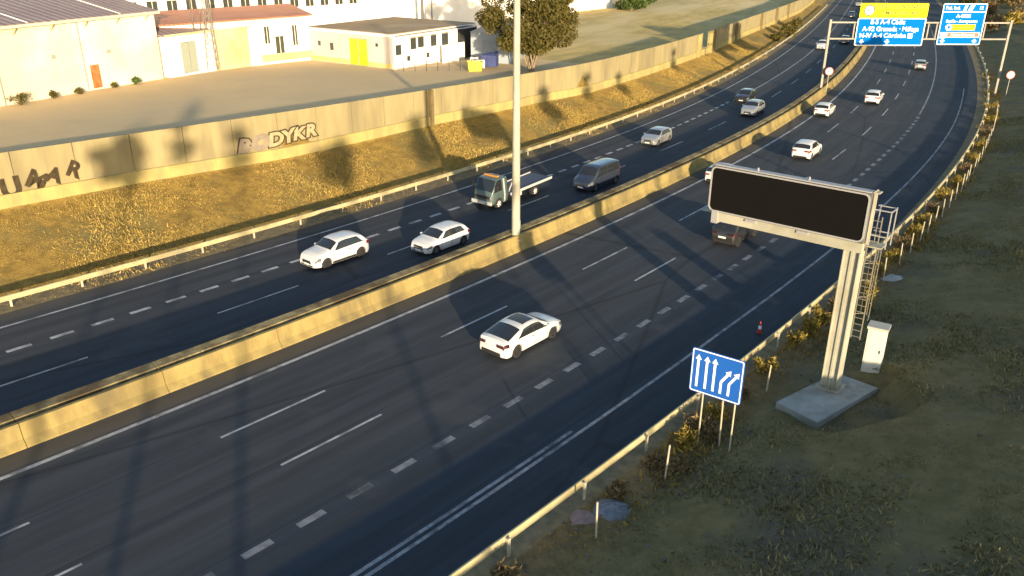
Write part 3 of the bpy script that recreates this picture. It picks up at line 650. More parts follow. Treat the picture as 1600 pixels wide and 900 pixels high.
mb = MB(); mb.box((XR+.07, .05, (ZB+ZT)/2), (.05, .10, ZT-ZB+.2)); mb.box((XR+.07, .30, (ZB+ZT)/2-.05), (.05, .10, ZT-ZB+.3)); mb.box((XR+.12, .18, ZT+.02), (.26, .36, .05))
mb.build('side_rail', M_STEEL, va)
mb = MB()
for z in (7.25, 8.35): mb.beam((XR, 1.05, z), (XR+.75, 1.05, z), .04, .04); mb.beam((XR+.75, .35, z), (XR+.75, 1.05, z), .04, .04); mb.beam((XR, .35, z), (XR+.75, .35, z), .04, .04)
for x, y in ((XR+.75, .35), (XR+.75, 1.05), (XR+.1, 1.05)): mb.beam((x, y, 6.75), (x, y, 8.4), .04, .04)
mb.build('railing', M_WEDGE, va)
mb = MB(); mb.box(((XL+XR)/2, .72, 6.72), (XR-XL+1.2, .70, .05)); mb.build('walkway', M_STEEL, va)
mb = MB()
for x in (.22, .62): mb.beam((x, .95, 2.2), (x, .95, 7.9), .04, .04)
for i in range(19): mb.beam((.22, .95, 2.3+i*.3), (.62, .95, 2.3+i*.3), .025, .025)
mb.build('ladder', M_LADD, va)
mb = MB()
for z in np.arange(3.2, 6.6, .8):
    prev = None
    for i in range(9):
        a = math.pi*i/8; p = Vector((.42+.36*math.cos(a), .95+.62*math.sin(a), z))
        if prev is not None: mb.beam(prev, p, .03, .03)
        prev = p
for i in range(1, 8, 2): a = math.pi*i/8; mb.beam((.42+.36*math.cos(a), .95+.62*math.sin(a), 3.2), (.42+.36*math.cos(a), .95+.62*math.sin(a), 6.5), .025, .025)
mb.build('ladder_cage', M_LADD, va)
# slab
mb = MB(); mb.prism([(11.54, 30.81, .05), (12.77, 29.17, .05), (16.49, 32.06, .05), (15.11, 33.45, .05)], (0, 0, VZ-.05-.004))
M_SLAB = mottled('pale_slab_concrete', (.36, .38, .37), (.28, .30, .29), 1.1, .85, c=(.22, .22, .19), cs=.5, bmp=.4)
tag(mb.build('concrete_slab', M_SLAB), 'pale concrete foundation slab under the message board column', 'slab')
# cabinet
t = thing('roadside_cabinet', 'white metal roadside cabinet standing in the grass right of the message board column', 'cabinet', (16.78, 33.62, .45), R(-32))
mb = MB(); mb.box((0, 0, 1.22), (.78, .66, 2.26)); mb.build('body', plain('cream_cabinet_paint', (.62, .62, .56), .5), t)
mb = MB(); mb.box((0, 0, 2.39), (.90, .78, .07)); mb.prism([(-.45, -.39, 2.425), (.45, -.39, 2.425), (.45, .39, 2.425), (-.45, .39, 2.425)], (0, 0, .05)); mb.build('roof', plain('grey_cabinet_roof', (.40, .40, .36), .6), t)
mb = MB(); mb.box((0, -.335, 1.25), (.66, .02, 2.05)); d = mb.build('door', plain('cabinet_door', (.58, .58, .53), .5), t)
mb = MB(); mb.box((.25, -.36, 1.3), (.04, .03, .16)); mb.build('handle', M_TRIM, d)
mb = MB(); mb.box((0, 0, .06), (.86, .74, .12)); mb.build('base', M_CONCG, t)

# ---- blue lane sign
BA = Vector((7.64, 28.31, -.03)); ang = 2.2; t = thing('lane_sign', 'square blue road sign with five white lane arrows on three thin legs', 'sign', BA, math.pi/2-ang)
M_BLUE = plain('sign_blue', (.012, .10, .45), .45); M_WSIGN = plain('sign_white', (.85, .87, .88), .5)
X0, X1, Z0, Z1 = -.62, 1.53, 2.43, 4.36
mb = MB(); A = rrect(X0, X1, Z0, Z1, .1, 0); mb.prism(A, (0, .03, 0)); pn = mb.build('panel', M_BLUE, t)
mb = MB(); A = rrect(X0+.03, X1-.03, Z0+.03, Z1-.03, .08, -.004); B = rrect(X0+.075, X1-.075, Z0+.075, Z1-.075, .06, -.004); ring(mb, A, B); mb.build('border', M_WSIGN, pn)
def arrow(mb, pts, wd, y=-.006, hw=.13, hl=.2):
    for a, b in zip(pts[:-1], pts[1:]):
        a = Vector((a[0], y, a[1])); b = Vector((b[0], y, b[1])); d = (b-a).normalized(); s_ = Vector((d.z, 0, -d.x))*wd/2
        mb.poly([a-s_, b-s_, b+s_, a+s_]); mb.add([b+Vector((wd/2*math.cos(k*math.pi/4), 0, wd/2*math.sin(k*math.pi/4))) for k in range(8)], [tuple(range(7, -1, -1))])
    a, b = pts[-2], pts[-1]; b = Vector((b[0], y-.001, b[1])); d = (b-Vector((a[0], y-.001, a[1]))).normalized(); s_ = Vector((d.z, 0, -d.x))*hw
    mb.poly([b-s_-d*.02, b+d*hl, b+s_-d*.02])
mb = MB()
for x in (-.33, .03, .36): arrow(mb, [(x, 2.68), (x, 3.92)], .10)
for x in (.67, 1.0): arrow(mb, [(x, 2.68), (x, 3.20), (x+.26, 3.62)], .10)
mb.build('lane_arrows', M_WSIGN, pn)
for x, y, z0 in ((-.02, .05, 0.), (.78, .35, 0), (1.32, .05, .1)):
    mb = MB(); mb.cyl((x, y, z0-.2), (x if y < .2 else .78, .05 if y < .2 else .05, 4.2), .035, n=8); mb.build('leg', M_POST, t)

# ---- red and white marker
t = thing('traffic_marker', 'small red and white traffic cone standing on the road shoulder by the guard rail', 'traffic cone', P(1.3, 15.9, .004))
mb = MB(); mb.box((0, 0, .02), (.42, .42, .04)); mb.build('base', M_TRIM, t)
mb = MB(); mb.cyl((0, 0, .04), (0, 0, .85), .16, .03, 14); mb.build('cone', plain('cone_red', (.42, .02, .015), .6), t, True, sharp=.8)
mb = MB(); mb.cyl((0, 0, .34), (0, 0, .56), .128, .094, 14); mb.build('white_band', M_WSIGN, t, True, sharp=.8); t.scale = (.75, .75, .8)

# ---- row of fence posts
fp = [(-16.9, .7), (-12.6, .0), (-4.0, 0), (12.6, 0), (15.95, 0), (18.5, 0), (21., 0), (23.2, 0), (25.2, 0), (27.9, 0), (30.5, 0), (33.1, 0), (35.7, 0), (37.5, 0), (39.3, 0), (42.1, 0), (45, 0), (48, 0), (51.2, 0), (54, 0), (57, 0), (60, 0), (63, 0), (66, 0), (69, 0), (72, 0)]
pm = None
for i, (s_, _) in enumerate(fp):
    lean = (random.uniform(-.04, .04), random.uniform(-.04, .04)); lab = 'thin pale post between guard rail and grass, %s counted up the road from the cabinet' % ORD[max(0, i-3)]
    if i == 0: lean = (.0, -.01); lab = 'lone pale post beside the crumpled plastic sheet near the bottom edge'
    if i == 1: lean = (-.10, .07); lab = 'leaning pale post above the rubble, between plastic sheet and blue sign'
    if i == 2: lean = (.03, .02); lab = 'thin pale post between the blue lane sign and the message board column'
    if pm is None:
        mb = MB(); mb.cyl((0, 0, -.3), (0, 0, 1.45), .042, .036, 8); pm = mb.build('fence_post', M_POST); o = pm
    else: o = pm.copy(); col.objects.link(o)
    o.location = P(s_, 18.75, 0); o.rotation_euler = (lean[0], lean[1], 0); o.scale = (1, 1, random.uniform(.92, 1.08)); tag(o, lab, 'post', 'thin posts between the guard rail and the grass slope')

# ---- gantry
gt = thing('sign_gantry', 'pale steel truss gantry spanning the near carriageway with two blue direction signs', 'gantry', (41.5, 111.8, 0))
M_GAL = mottled('pale_gantry_steel', (.28, .27, .24), (.22, .21, .19), .8, .55, bmp=.05)
for x, z0 in ((0, -.1), (23.6, -.1)):
    mb = MB(); mb.box((x, 0, 4.8), (.28, .28, 9.8)); mb.build('post', M_GAL, gt)
for z, nm in ((9.35, 'top_chord'), (7.3, 'bottom_chord')):
    mb = MB(); mb.box((11.8, 0, z), (23.2, .19, .19)); mb.build(nm, M_GAL, gt)
for x in (3.2, 12.9, 14.0, 20.3, 8.0, 17.2):
    mb = MB(); mb.box((x, 0, 8.32), (.16, .16, 1.8)); mb.build('strut', M_GAL, gt)
M_SB = plain('gantry_sign_blue', (.002, .135, .50), .95, spec=.03); M_YEL = plain('sign_yellow', (.75, .66, .02), .9, spec=.05); M_INK = plain('sign_black', (.02, .02, .02), .6); M_BRN = plain('sign_brown', (.22, .07, .05), .5); M_REDS = plain('sign_red', (.55, .02, .02), .5)
def gsign(x0, x1, z0, z1, m, border, y=-.24):
    mb = MB(); A = rrect(x0, x1, z0, z1, .18, y); mb.prism(A, (0, .06, 0)); p_ = mb.build('sign_panel', m, gt)
    mb = MB(); A = rrect(x0, x1, z0, z1, .18, y-.006); B = rrect(x0+.11, x1-.11, z0+.11, z1-.11, .12, y-.006); ring(mb, A, B); mb.build('border', border, p_)
    return p_
def gtext(body, x, z, size, m, parent, y=-.25, off=.012, **k):
    return place_text('lettering', body, size, m, parent, frame((x, y, z), (1, 0, 0)), offset=off, extrude_=.002, **k)
def disc(mb, x, z, r, y, mi=0, n=20): mb.poly([(x+r*math.cos(2*math.pi*i/n), y, z+r*math.sin(2*math.pi*i/n)) for i in range(n)], mi)
g1 = gsign(3.45, 12.35, 6.45, 9.92, M_SB, M_WSIGN)
gtext('E-5 A-4 C\u00e1diz', 7.4, 9.42, .80, M_WSIGN, g1); gtext('A-92 Granada \u00b7 M\u00e1laga', 7.9, 8.55, .80, M_WSIGN, g1); gtext('N-IV A-4 C\u00f3rdoba', 7.0, 7.72, .80, M_WSIGN, g1)
mb = MB(); mb.box((10.6, -.25, 7.72), (.62, .01, .62)); mb.build('route_box', M_WSIGN, g1)
for x in (4.35, 7.7): mb = MB(); mb.poly([(x-.36, -.25, 7.02), (x+.36, -.25, 7.02), (x, -.25, 6.68)]); mb.poly([(x-.13, -.251, 7.22), (x+.13, -.251, 7.22), (x+.13, -.251, 7.02), (x-.13, -.251, 7.02)]); mb.build('down_arrow', M_WSIGN, g1)
g2 = gsign(3.55, 12.35, 9.96, 11.75, M_YEL, M_YEL)
gtext('PUENTE CENTENARIO', 8.8, 11.3, .68, M_INK, g2); gtext('LIMITACION  400', 8.8, 10.55, .62, M_INK, g2)
mb = MB(); disc(mb, 4.75, 10.86, .70, -.25, 0); mb.build('limit_ring', M_REDS if False else M_INK, g2)
mb = MB(); disc(mb, 4.75, 10.86, .56, -.256); mb.build('limit_disc', M_WSIGN, g2); gtext('40', 4.75, 10.86, .55, M_REDS, g2, y=-.262)
g3 = gsign(14.25, 19.95, 6.6, 11.75, M_SB, M_WSIGN)
mb = MB(); mb.box((17.1, -.25, 10.72), (5.5, .01, .14)); mb.build('divider', M_WSIGN, g3)
gtext('Pol. Ind.', 15.55, 11.2, .58, M_WSIGN, g3); gtext('12', 19.2, 11.2, .55, M_WSIGN, g3); gtext('A-8028', 17.1, 10.2, .62, M_WSIGN, g3); gtext('Sevilla - Aeropuerto', 17.0, 9.55, .50, M_WSIGN, g3)
mb = MB(); mb.poly([(16.9, -.25, 10.85), (17.25, -.25, 10.85), (17.45, -.25, 11.6), (17.1, -.25, 11.6)]); mb.poly([(17.5, -.25, 10.85), (18.0, -.25, 10.85), (18.35, -.25, 11.6), (17.85, -.25, 11.6)]); mb.build('exit_symbol', M_WSIGN, g3)
mb = MB(); mb.box((17.3, -.25, 8.80), (3.2, .01, .72)); yb = mb.build('yellow_box', M_YEL, g3); mb = MB(); mb.box((17.3, -.258, 8.80), (2.7, .008, .09)); mb.build('box_line', M_INK, yb)
mb = MB(); disc(mb, 15.45, 8.8, .42, -.256); q_ = mb.build('round_symbol', M_WSIGN, g3); mb = MB(); disc(mb, 15.45, 8.8, .2, -.262); mb.build('symbol_centre', M_SB, q_)
mb = MB(); mb.box((17.45, -.25, 7.85), (4.4, .01, .66)); bb = mb.build('brown_box', M_WSIGN, g3); mb = MB(); mb.box((17.5, -.256, 7.85), (4.15, .01, .52)); mb.build('brown_field', M_BRN, bb); gtext('Palacio Congresos', 17.5, 7.85, .42, M_WSIGN, bb, y=-.266)
mb = MB(); mb.box((14.9, -.25, 7.80), (.7, .012, .74)); mb.build('picture_box', M_WSIGN, g3)
for x in (14.95, 19.15): mb = MB(); mb.poly([(x-.36, -.25, 7.12), (x+.36, -.25, 7.12), (x, -.25, 6.80)]); mb.poly([(x-.13, -.251, 7.3), (x+.13, -.251, 7.3), (x+.13, -.251, 7.12), (x-.13, -.251, 7.12)]); mb.build('down_arrow', M_WSIGN, g3)
# ---- speed limit signs
def speed_sign(loc, h, label, r=.52, pole=True):
    t = thing('speed_limit_sign', label, 'sign', loc, R(-8), 'round speed limit signs at the gantry feet')
    mb = MB(); mb.cyl((0, 0, -.1), (0, 0, h+r*.6), .045, n=8); mb.build('pole', M_POST, t)
    mb = MB(); mb.cyl((0, -.05, h), (0, -.07, h), r, n=24); d = mb.build('disc', plain('faded_sign_red', (.60, .12, .10), .5) if 'faded_sign_red' not in bpy.data.materials else bpy.data.materials['faded_sign_red'], t)
    mb = MB(); mb.cyl((0, -.072, h), (0, -.078, h), r*.76, n=24); mb.build('white_field', M_WSIGN, d)
    place_text('lettering', '40', r*1.0, M_INK, d, frame((0, -.084, h), (1, 0, 0)), offset=.01, extrude_=.002)
speed_sign((65.7, 110.2, 0), 2.95, 'round red ringed speed limit sign on a pale pole right of the curve')
speed_sign((42.0, 111.0, .62), 2.6, 'round speed limit sign on the median in front of the left gantry post')
# ================================================================== buildings beyond the wall
M_WHITE = mottled('whitewashed_wall', (.80, .76, .66), (.74, .69, .57), .25, .9, c=(.68, .60, .44), cs=.12, bmp=.15)
M_WHITE2 = mottled('white_render', (.82, .80, .78), (.76, .74, .72), .3, .9, bmp=.15)
M_CREAM = mottled('stained_cream_wall', (.62, .54, .32), (.50, .43, .25), .4, .9, c=(.42, .35, .2), cs=.3, bmp=.15)
M_OLDW = mottled('ochre_wall_foot', (.60, .50, .22), (.50, .42, .16), .6, .9, bmp=.2)
def ribbed(name, a, b_, period=.9, metal=0., rough=.6):
    m, t, b = nodemat(name); v = coords(t, 'UV'); sp = N(t, 'ShaderNodeSeparateXYZ'); t.links.new(v, sp.inputs[0])
    w_ = mth(t, 'SINE', mth(t, 'MULTIPLY', sp.outputs[0], 2*math.pi/period)); f = smooth(t, w_, -.6, .8)
    n1 = smooth(t, noise(t, v, .25, 5, .7), .35, .7); c = mix(t, n1, a, b_); c = mix(t, mth(t, 'MULTIPLY', f, .35), c, [x*.55 for x in a])
    t.links.new(c, b.inputs['Base Color']); b.inputs['Roughness'].default_value = rough; b.inputs['Metallic'].default_value = metal; bump(t, b, w_, .5, .05); return m
M_ROOFG = ribbed('weathered_fibre_roof', (.30, .22, .21), (.36, .28, .25)); M_TILE = ribbed('red_tile_roof', (.42, .15, .085), (.50, .22, .13), .55); M_ROOFB = mottled('brown_flat_roof', (.36, .26, .145), (.29, .215, .13), .25, .9, c=(.40, .31, .2), cs=.15)
M_DOORG = plain('grey_green_door', (.30, .33, .28), .6); M_DOORL = mottled('lime_green_door', (.34, .44, .02), (.40, .47, .03), .8, .5); M_WIN = plain('dark_window_glass', (.05, .055, .05), .2)
M_SHEDB = ribbed('blue_grey_sheet', (.30, .35, .42), (.26, .31, .38), .5); M_BAYSHADE = plain('dark_interior', (.035, .035, .035), .9)
def wallbox(mb, a, b, z0, z1, th=.3, mi=0):
    a = Vector((a[0], a[1], 0)); b = Vector((b[0], b[1], 0)); d = (b-a); n_ = Vector((-d.y, d.x, 0)).normalized()*th
    mb.prism([a+Vector((0, 0, z0)), b+Vector((0, 0, z0)), b+n_+Vector((0, 0, z0)), a+n_+Vector((0, 0, z0))], (0, 0, z1-z0), mi)
def roof_patch(pts, mat, name, parent, th=.15, uvdir=None):
    mb = MB(); p = [Vector(q_) for q_ in pts]; mb.prism(p, (0, 0, th))
    u = (p[1]-p[0]).normalized(); w_ = (p[-1]-p[0]).normalized(); uv = [((Vector(v)-p[0]).dot(u), (Vector(v)-p[0]).dot(w_)) for v in mb.v]
    o = mb.build(name, mat, parent, uv=uv, origin=parent.location); return o
class Bld:
    """wall line a->b seen from the road (a left, b right); depth goes away"""
    def __init__(s, label, a, b, z0, z1, depth, mat, name='building', cat='building'):
        s.a = Vector((a[0], a[1], 0)); s.b = Vector((b[0], b[1], 0)); s.u = (s.b-s.a).normalized(); s.n = Vector((-s.u.y, s.u.x, 0)); s.z0, s.z1, s.depth = z0, z1, depth
        s.t = thing(name, label, cat, (a[0], a[1], z0)); c = s.a+s.n*depth; d = s.b+s.n*depth; s.c, s.d = c, d
        mb = MB(); mb.prism([s.a+Vector((0, 0, z0-.5)), s.b+Vector((0, 0, z0-.5)), d+Vector((0, 0, z0-.5)), c+Vector((0, 0, z0-.5))], (0, 0, z1-z0+.5)); mb.build('wall', mat, s.t, origin=s.t.location)
    def pt(s, u, z, out=0., ): p = s.a+s.u*u-s.n*out; return Vector((p.x, p.y, z))
    def panel(s, u0, u1, z0, z1, mat, name, out=.03, frame_=None, th=.06):
        mb = MB(); mb.prism([s.pt(u0, z0, -th+out), s.pt(u1, z0, -th+out), s.pt(u1, z0, out), s.pt(u0, z0, out)], (0, 0, z1-z0)); o = mb.build(name, mat, s.t, origin=s.t.location)
        if frame_:
            mb = MB(); w_ = .07
            for (a0, a1, c0, c1) in ((u0-w_, u1+w_, z1, z1+w_), (u0-w_, u1+w_, z0-w_, z0), ((u0+u1)/2-.03, (u0+u1)/2+.03, z0, z1)):
                mb.prism([s.pt(a0, c0, out-.02), s.pt(a1, c0, out-.02), s.pt(a1, c0, out+.05), s.pt(a0, c0, out+.05)], (0, 0, c1-c0))
            f = mb.build('frame', frame_, o, origin=s.t.location)
        return o
# long white hall on the left
B1 = Bld('long white blind warehouse wall under a brown corrugated roof, leftmost of the buildings', (-57.0, 48.), (-39.2, 93.5), 5.0, 11.7, 22, M_WHITE, 'warehouse', 'warehouse')
L1 = (B1.b-B1.a).length
roof_patch([B1.pt(-.3, 11.75, .45), B1.pt(L1+.3, 11.75, .45), B1.pt(L1+.3, 14.2, -11), B1.pt(-.3, 14.2, -11)], M_ROOFG, 'roof', B1.t)
roof_patch([B1.pt(-.3, 14.2, -11), B1.pt(L1+.3, 14.2, -11), B1.pt(L1+.3, 11.75, -22.4), B1.pt(-.3, 11.75, -22.4)], M_ROOFG, 'roof', B1.t)
mb = MB(); mb.prism([B1.pt(L1, 11.7, 0), B1.pt(L1, 14.15, -11), B1.pt(L1, 11.7, -22)], -B1.u*.3); mb.build('gable', M_WHITE, B1.t, origin=B1.t.location)
mb = MB(); mb.beam(B1.pt(-.3, 11.72, .52), B1.pt(L1+.3, 11.72, .52), .22, .24); mb.build('gutter', plain('pale_gutter', (.66, .60, .46), .6), B1.t, origin=B1.t.location)
for u in (29.1, 38.5): mb = MB(); mb.cyl(B1.pt(u, 5.0, .08), B1.pt(u, 11.6, .08), .06, n=6); mb.build('drain_pipe', plain('grey_pipe', (.28, .28, .26), .6) if u < 30 else bpy.data.materials['grey_pipe'], B1.t, origin=B1.t.location)
for u in (8, 14.5, 21, 27.5, 31.5, 35.5, 39.5, 43.5, 47.5): mb = MB(); p = B1.pt(u, 11.2, 0); mb.beam(B1.pt(u, 11.0, .02), B1.pt(u, 11.58, .42), .12, .12); mb.build('eaves_bracket', M_CREAM, B1.t, origin=B1.t.location)
B1.panel(39.2, 40.3, 5.0, 7.3, mottled('rust_orange_panel', (.33, .11, .03), (.42, .2, .08), 1.5, .8), 'rusty_door', .05)
for u in (16, 33, 44): mb = MB(); mb.beam(B1.pt(u, 11.95, .3), B1.pt(u, 14.35, -10.8), .10, .06); mb.build('roof_seam', M_WHITE2, B1.t, origin=B1.t.location)
B1.panel(35.0, 35.5, 8.4, 8.8, M_DOORG, 'vent', .03); B1.panel(41.6, 42.2, 8.2, 8.55, M_DOORG, 'vent', .03)
# lower white building with grey door
B2 = Bld('lower white building with a grey green metal door right of the warehouse', (-38.6, 94.2), (-35.6, 101.), 4.9, 9.0, 6, M_WHITE2)
B2.panel(2.0, 4.3, 4.9, 8.2, M_DOORG, 'door', .05, M_CONCG); B2.panel(-.2, 7.7, 9.0, 9.25, M_CREAM, 'coping', .1)
roof_patch([B2.pt(-.2, 9.02, -.3), B2.pt(7.6, 9.02, -.3), B2.pt(7.6, 10.4, -6), B2.pt(-.2, 10.4, -6)], M_ROOFG, 'roof', B2.t)
# cream block
B2b = Bld('stained cream flat roofed block between the lattice poles and the red roofed hall', (-35.3, 101.1), (-32.2, 106.6), 4.8, 9.0, 5, M_CREAM)
B2b.panel(-.1, 6.4, 9.0, 9.2, M_CREAM, 'coping', .12); B2b.panel(.9, 1.0, 5, 8.9, M_OLDW, 'stain_strip', .015); 
# red roofed hall
B3 = Bld('white hall with a red tiled roof and dark windows behind the cream block', (-41.4, 96.), (-26.9, 112.), 4.7, 9.9, 8.5, M_WHITE2, 'hall', 'building')
L3 = (B3.b-B3.a).length
roof_patch([B3.pt(-6, 9.95, .7), B3.pt(L3+.4, 9.95, .7), B3.pt(L3+3, 10.75, -8.4), B3.pt(-6, 10.75, -8.4)], M_TILE, 'roof', B3.t)
B3.panel(L3-6.6, L3-5.9, 6.9, 9.0, M_WIN, 'window', .04, M_WHITE); B3.panel(L3-5.1, L3-3.9, 5.6, 7.7, M_WIN, 'window', .04, M_WHITE); B3.panel(L3-2.5, L3-1.8, 6.4, 8.9, M_WIN, 'window', .04, M_WHITE)
B3.panel(L3-7.4, L3, 4.7, 5.6, M_OLDW, 'wall_foot', .25)
# upper storey building behind
B3b = Bld('white upper building with a row of dark windows behind the red roof', (-50.5, 102.), (-22.5, 133.), 4.7, 17.0, 10, M_WHITE2)
L3b = (B3b.b-B3b.a).length
for i in range(15):
    u = 2.0+i*2.6; B3b.panel(u, u+1.35, 10.2, 11.9, M_WIN, 'window', .04, M_WHITE)
B3b.panel(1, L3b-.5, 12.2, 12.5, M_TILE, 'red_band', .08)
roof_patch([B3b.pt(-.3, 17.0, .3), B3b.pt(L3b+.3, 17.0, .3), B3b.pt(L3b+.3, 17.6, -10), B3b.pt(-.3, 17.6, -10)], M_TILE, 'roof', B3b.t)
# flat roofed white building with lime door
Cc = Vector((-14.6, 103.)); Lc = Vector((-27.4, 112.4)); Rc = Vector((-5.0, 118.6))
B4 = Bld('low white building with a lime green door and a flat brown roof', Lc, Cc, 4.5, 8.35, .4, M_WHITE2)
L4 = (B4.b-B4.a).length
t4 = B4.t
bk = Lc+Rc-Cc
mb = MB(); mb.prism([Vector((Cc.x, Cc.y, 3.9)), Vector((Rc.x, Rc.y, 3.9)), Vector((bk.x, bk.y, 3.9)), Vector((Lc.x, Lc.y, 3.9))], (0, 0, 4.25)); mb.build('wall', M_WHITE2, t4, origin=t4.location)
def inset(p, k): c = (Cc+bk)/2; return c+(p-c)*k
rp = [inset(p, 1.012) for p in (Lc, Cc, Rc, bk)]
roof_patch([(p.x, p.y, 8.36) for p in rp], M_WHITE2, 'roof_slab', t4, .12)
rp = [inset(p, .985) for p in (Lc, Cc, Rc, bk)]
roof_patch([(p.x, p.y, 8.5) for p in rp], M_ROOFB, 'roof', t4, .05)
B4.panel(8.3, 11.4, 4.4, 7.6, M_DOORL, 'door', .06, M_CONCG)
for u, z, w_, h_ in ((2.3, 6.3, .5, .6), (4.6, 5.9, .6, .9), (12.9, 6.9, .4, .4)): B4.panel(u, u+w_, z, z+h_, M_WIN, 'window', .04)
B4.panel(0, 8.2, 4.4, 4.95, M_OLDW, 'wall_foot', .04); B4.panel(11.5, 15.6, 4.4, 4.95, M_OLDW, 'wall_foot', .04)
ux = (Rc-Cc).normalized(); nx_ = Vector((ux.y, -ux.x))
def rpanel(u0, u1, z0, z1, mat, nm, out=.04, th=.08, awn=False):
    a = Cc+ux*u0; b = Cc+ux*u1; mb = MB(); q0 = nx_*out; q1 = nx_*(out-th)
    mb.prism([Vector((a.x+q1.x, a.y+q1.y, z0)), Vector((b.x+q1.x, b.y+q1.y, z0)), Vector((b.x+q0.x, b.y+q0.y, z0)), Vector((a.x+q0.x, a.y+q0.y, z0))], (0, 0, z1-z0)); o = mb.build(nm, mat, t4, origin=t4.location)
    if awn: rpanel(u0-.2, u1+.2, z1+.02, z1+.12, M_DOORG, 'window_hood', .4, .45)
for u0, u1, z0, z1 in ((.4, 1.5, 6.0, 7.2), (3.4, 4.5, 6.4, 7.8), (4.9, 6.1, 6.5, 7.8), (7.6, 8.8, 6.4, 7.8), (10.0, 11.4, 6.3, 7.8)): rpanel(u0, u1, z0, z1, M_WIN, 'window', awn=u0 > 3)
for u0 in (2.6, 6.6): rpanel(u0, u0+.6, 5.1, 5.7, M_WIN, 'window')
rpanel(8.6, 13.5, 4.0, 6.5, M_WHITE2, 'yard_wall', 1.2, .2)
rpanel(13.6, 18.1, 3.8, 8.0, M_BAYSHADE, 'open_bay', .06)  # flat dark panel, the shade inside the open bay put into its colour
# blue grey shed
B5 = Bld('pale blue grey sheet metal shed with a shallow gable behind the yellow skip', (-5.6, 112.6), (-.6, 111.2), 4.0, 7.9, 9, M_SHEDB, 'shed', 'shed')
L5 = (B5.b-B5.a).length
mb = MB(); mb.prism([B5.pt(-.2, 7.9, .15), B5.pt(L5/2, 9.0, .15), B5.pt(L5+.2, 7.9, .15)], B5.n*9.3); mb.build('roof', M_SHEDB, B5.t, origin=B5.t.location)
B5.panel(1.6, 3.6, 4.0, 6.9, plain('shed_door', (.22, .27, .34), .6), 'door', .05)
# big white halls far behind
B6 = Bld('large plain white hall rising behind the flat brown roof', (-24., 139.), (3., 147.), 4.0, 17.5, 25, M_WHITE2, 'warehouse', 'warehouse')
B7 = Bld('white building at the top edge right of the bushy tree', (8.0, 196.), (25.6, 222.), 3.2, 10.5, 18, M_WHITE2)
B8 = Bld('far white building at the top edge, between tree and dark green shrub', (-12., 178.), (7., 204.), 3.4, 11, 16, M_WHITE)
def pole_at(x, y, z, h, label, r=.12, nm='utility_pole'):
    t = MB(); t.cyl((0, 0, -.2), (0, 0, h), r, r*.6, 8); o = t.build(nm, plain('dark_wood_pole', (.12, .11, .10), .8) if 'dark_wood_pole' not in bpy.data.materials else bpy.data.materials['dark_wood_pole']); o.location = (x, y, z); return tag(o, label, 'utility pole')
pole_at(-14.4, 136.5, 4, 14, 'thick grey pole in front of the plain white hall', .28); pole_at(-12.9, 136.5, 4, 13, 'thin dark pole beside the thick grey pole at the white hall', .11)
# lattice poles by the cream block
lt = thing('lattice_mast', 'thin grey steel lattice mast standing against the cream wall', 'mast', (-35.6, 99.6, 4.8))
mb = MB()
for x, y in ((-.35, -.35), (.35, -.35), (.35, .35), (-.35, .35)): mb.beam((x*1.6, y*1.6, 0), (x*.7, y*.7, 8.2), .07, .07)
for k in range(9):
    f0 = 1.6-.1*k; z = k*.9
    for (x0, y0), (x1, y1) in (((-.35, -.35), (.35, -.35)), ((.35, -.35), (.35, .35)), ((.35, .35), (-.35, .35)), ((-.35, .35), (-.35, -.35))):
        mb.beam((x0*f0, y0*f0, z), (x1*(f0-.1), y1*(f0-.1), z+.9), .04, .04)
mb.build('lattice', plain('grey_lattice_steel', (.22, .21, .19), .6, .3), lt)
for x, y, h, lb in ((-37.0, 98.6, 8.0, 'thin vertical grey pole left of the lattice mast'), (-36.4, 100., 7.6, 'slightly thicker pole leaning beside the lattice mast')):
    o = pole_at(x, y, 4.8, h, lb, .08); o.rotation_euler = (0, R(-3) if h < 7.8 else 0, 0)
# yard clutter beside the shed
t = thing('skip', 'small yellow metal skip in front of the blue grey shed', 'skip', (-4.7, 102.9, 4.2), R(10))
mb = MB(); mb.prism([(-.8, -.6, .1), (.8, -.6, .1), (.95, -.75, 1.2), (-.95, -.75, 1.2)], (0, .05, 0)); mb.prism([(-.8, .6, .1), (.8, .6, .1), (.95, .75, 1.2), (-.95, .75, 1.2)], (0, -.05, 0)); mb.prism([(-.8, -.6, .1), (-.8, .6, .1), (-.95, .75, 1.2), (-.95, -.75, 1.2)], (.05, 0, 0)); mb.prism([(.8, -.6, .1), (.8, .6, .1), (.95, .75, 1.2), (.95, -.75, 1.2)], (-.05, 0, 0)); mb.box((0, 0, .12), (1.6, 1.2, .06))
mb.build('tub', plain('yellow_skip_paint', (.50, .46, .04), .6), t); mb = MB(); mb.box((0, 0, .7), (1.5, 1.2, .5)); mb.build('rubble_fill', M_SOIL, t)
t = thing('storage_container', 'dark blue tarpaulin covered container beside the white tanks', 'container', (-2.9, 106.8, 4.2), R(-12))
mb = MB(); mb.box((0, 0, .8), (1.9, 1.4, 1.4)); mb.build('body', mottled('blue_tarpaulin', (.04, .055, .17), (.06, .08, .24), 1.2, .6, bmp=.8, bd=.2), t); mb = MB(); mb.prism([(-1., -.75, 1.5), (1., -.75, 1.5), (.7, 0, 1.85)], (0, 1.4, 0)); mb.build('cover', bpy.data.materials['blue_tarpaulin'], t)
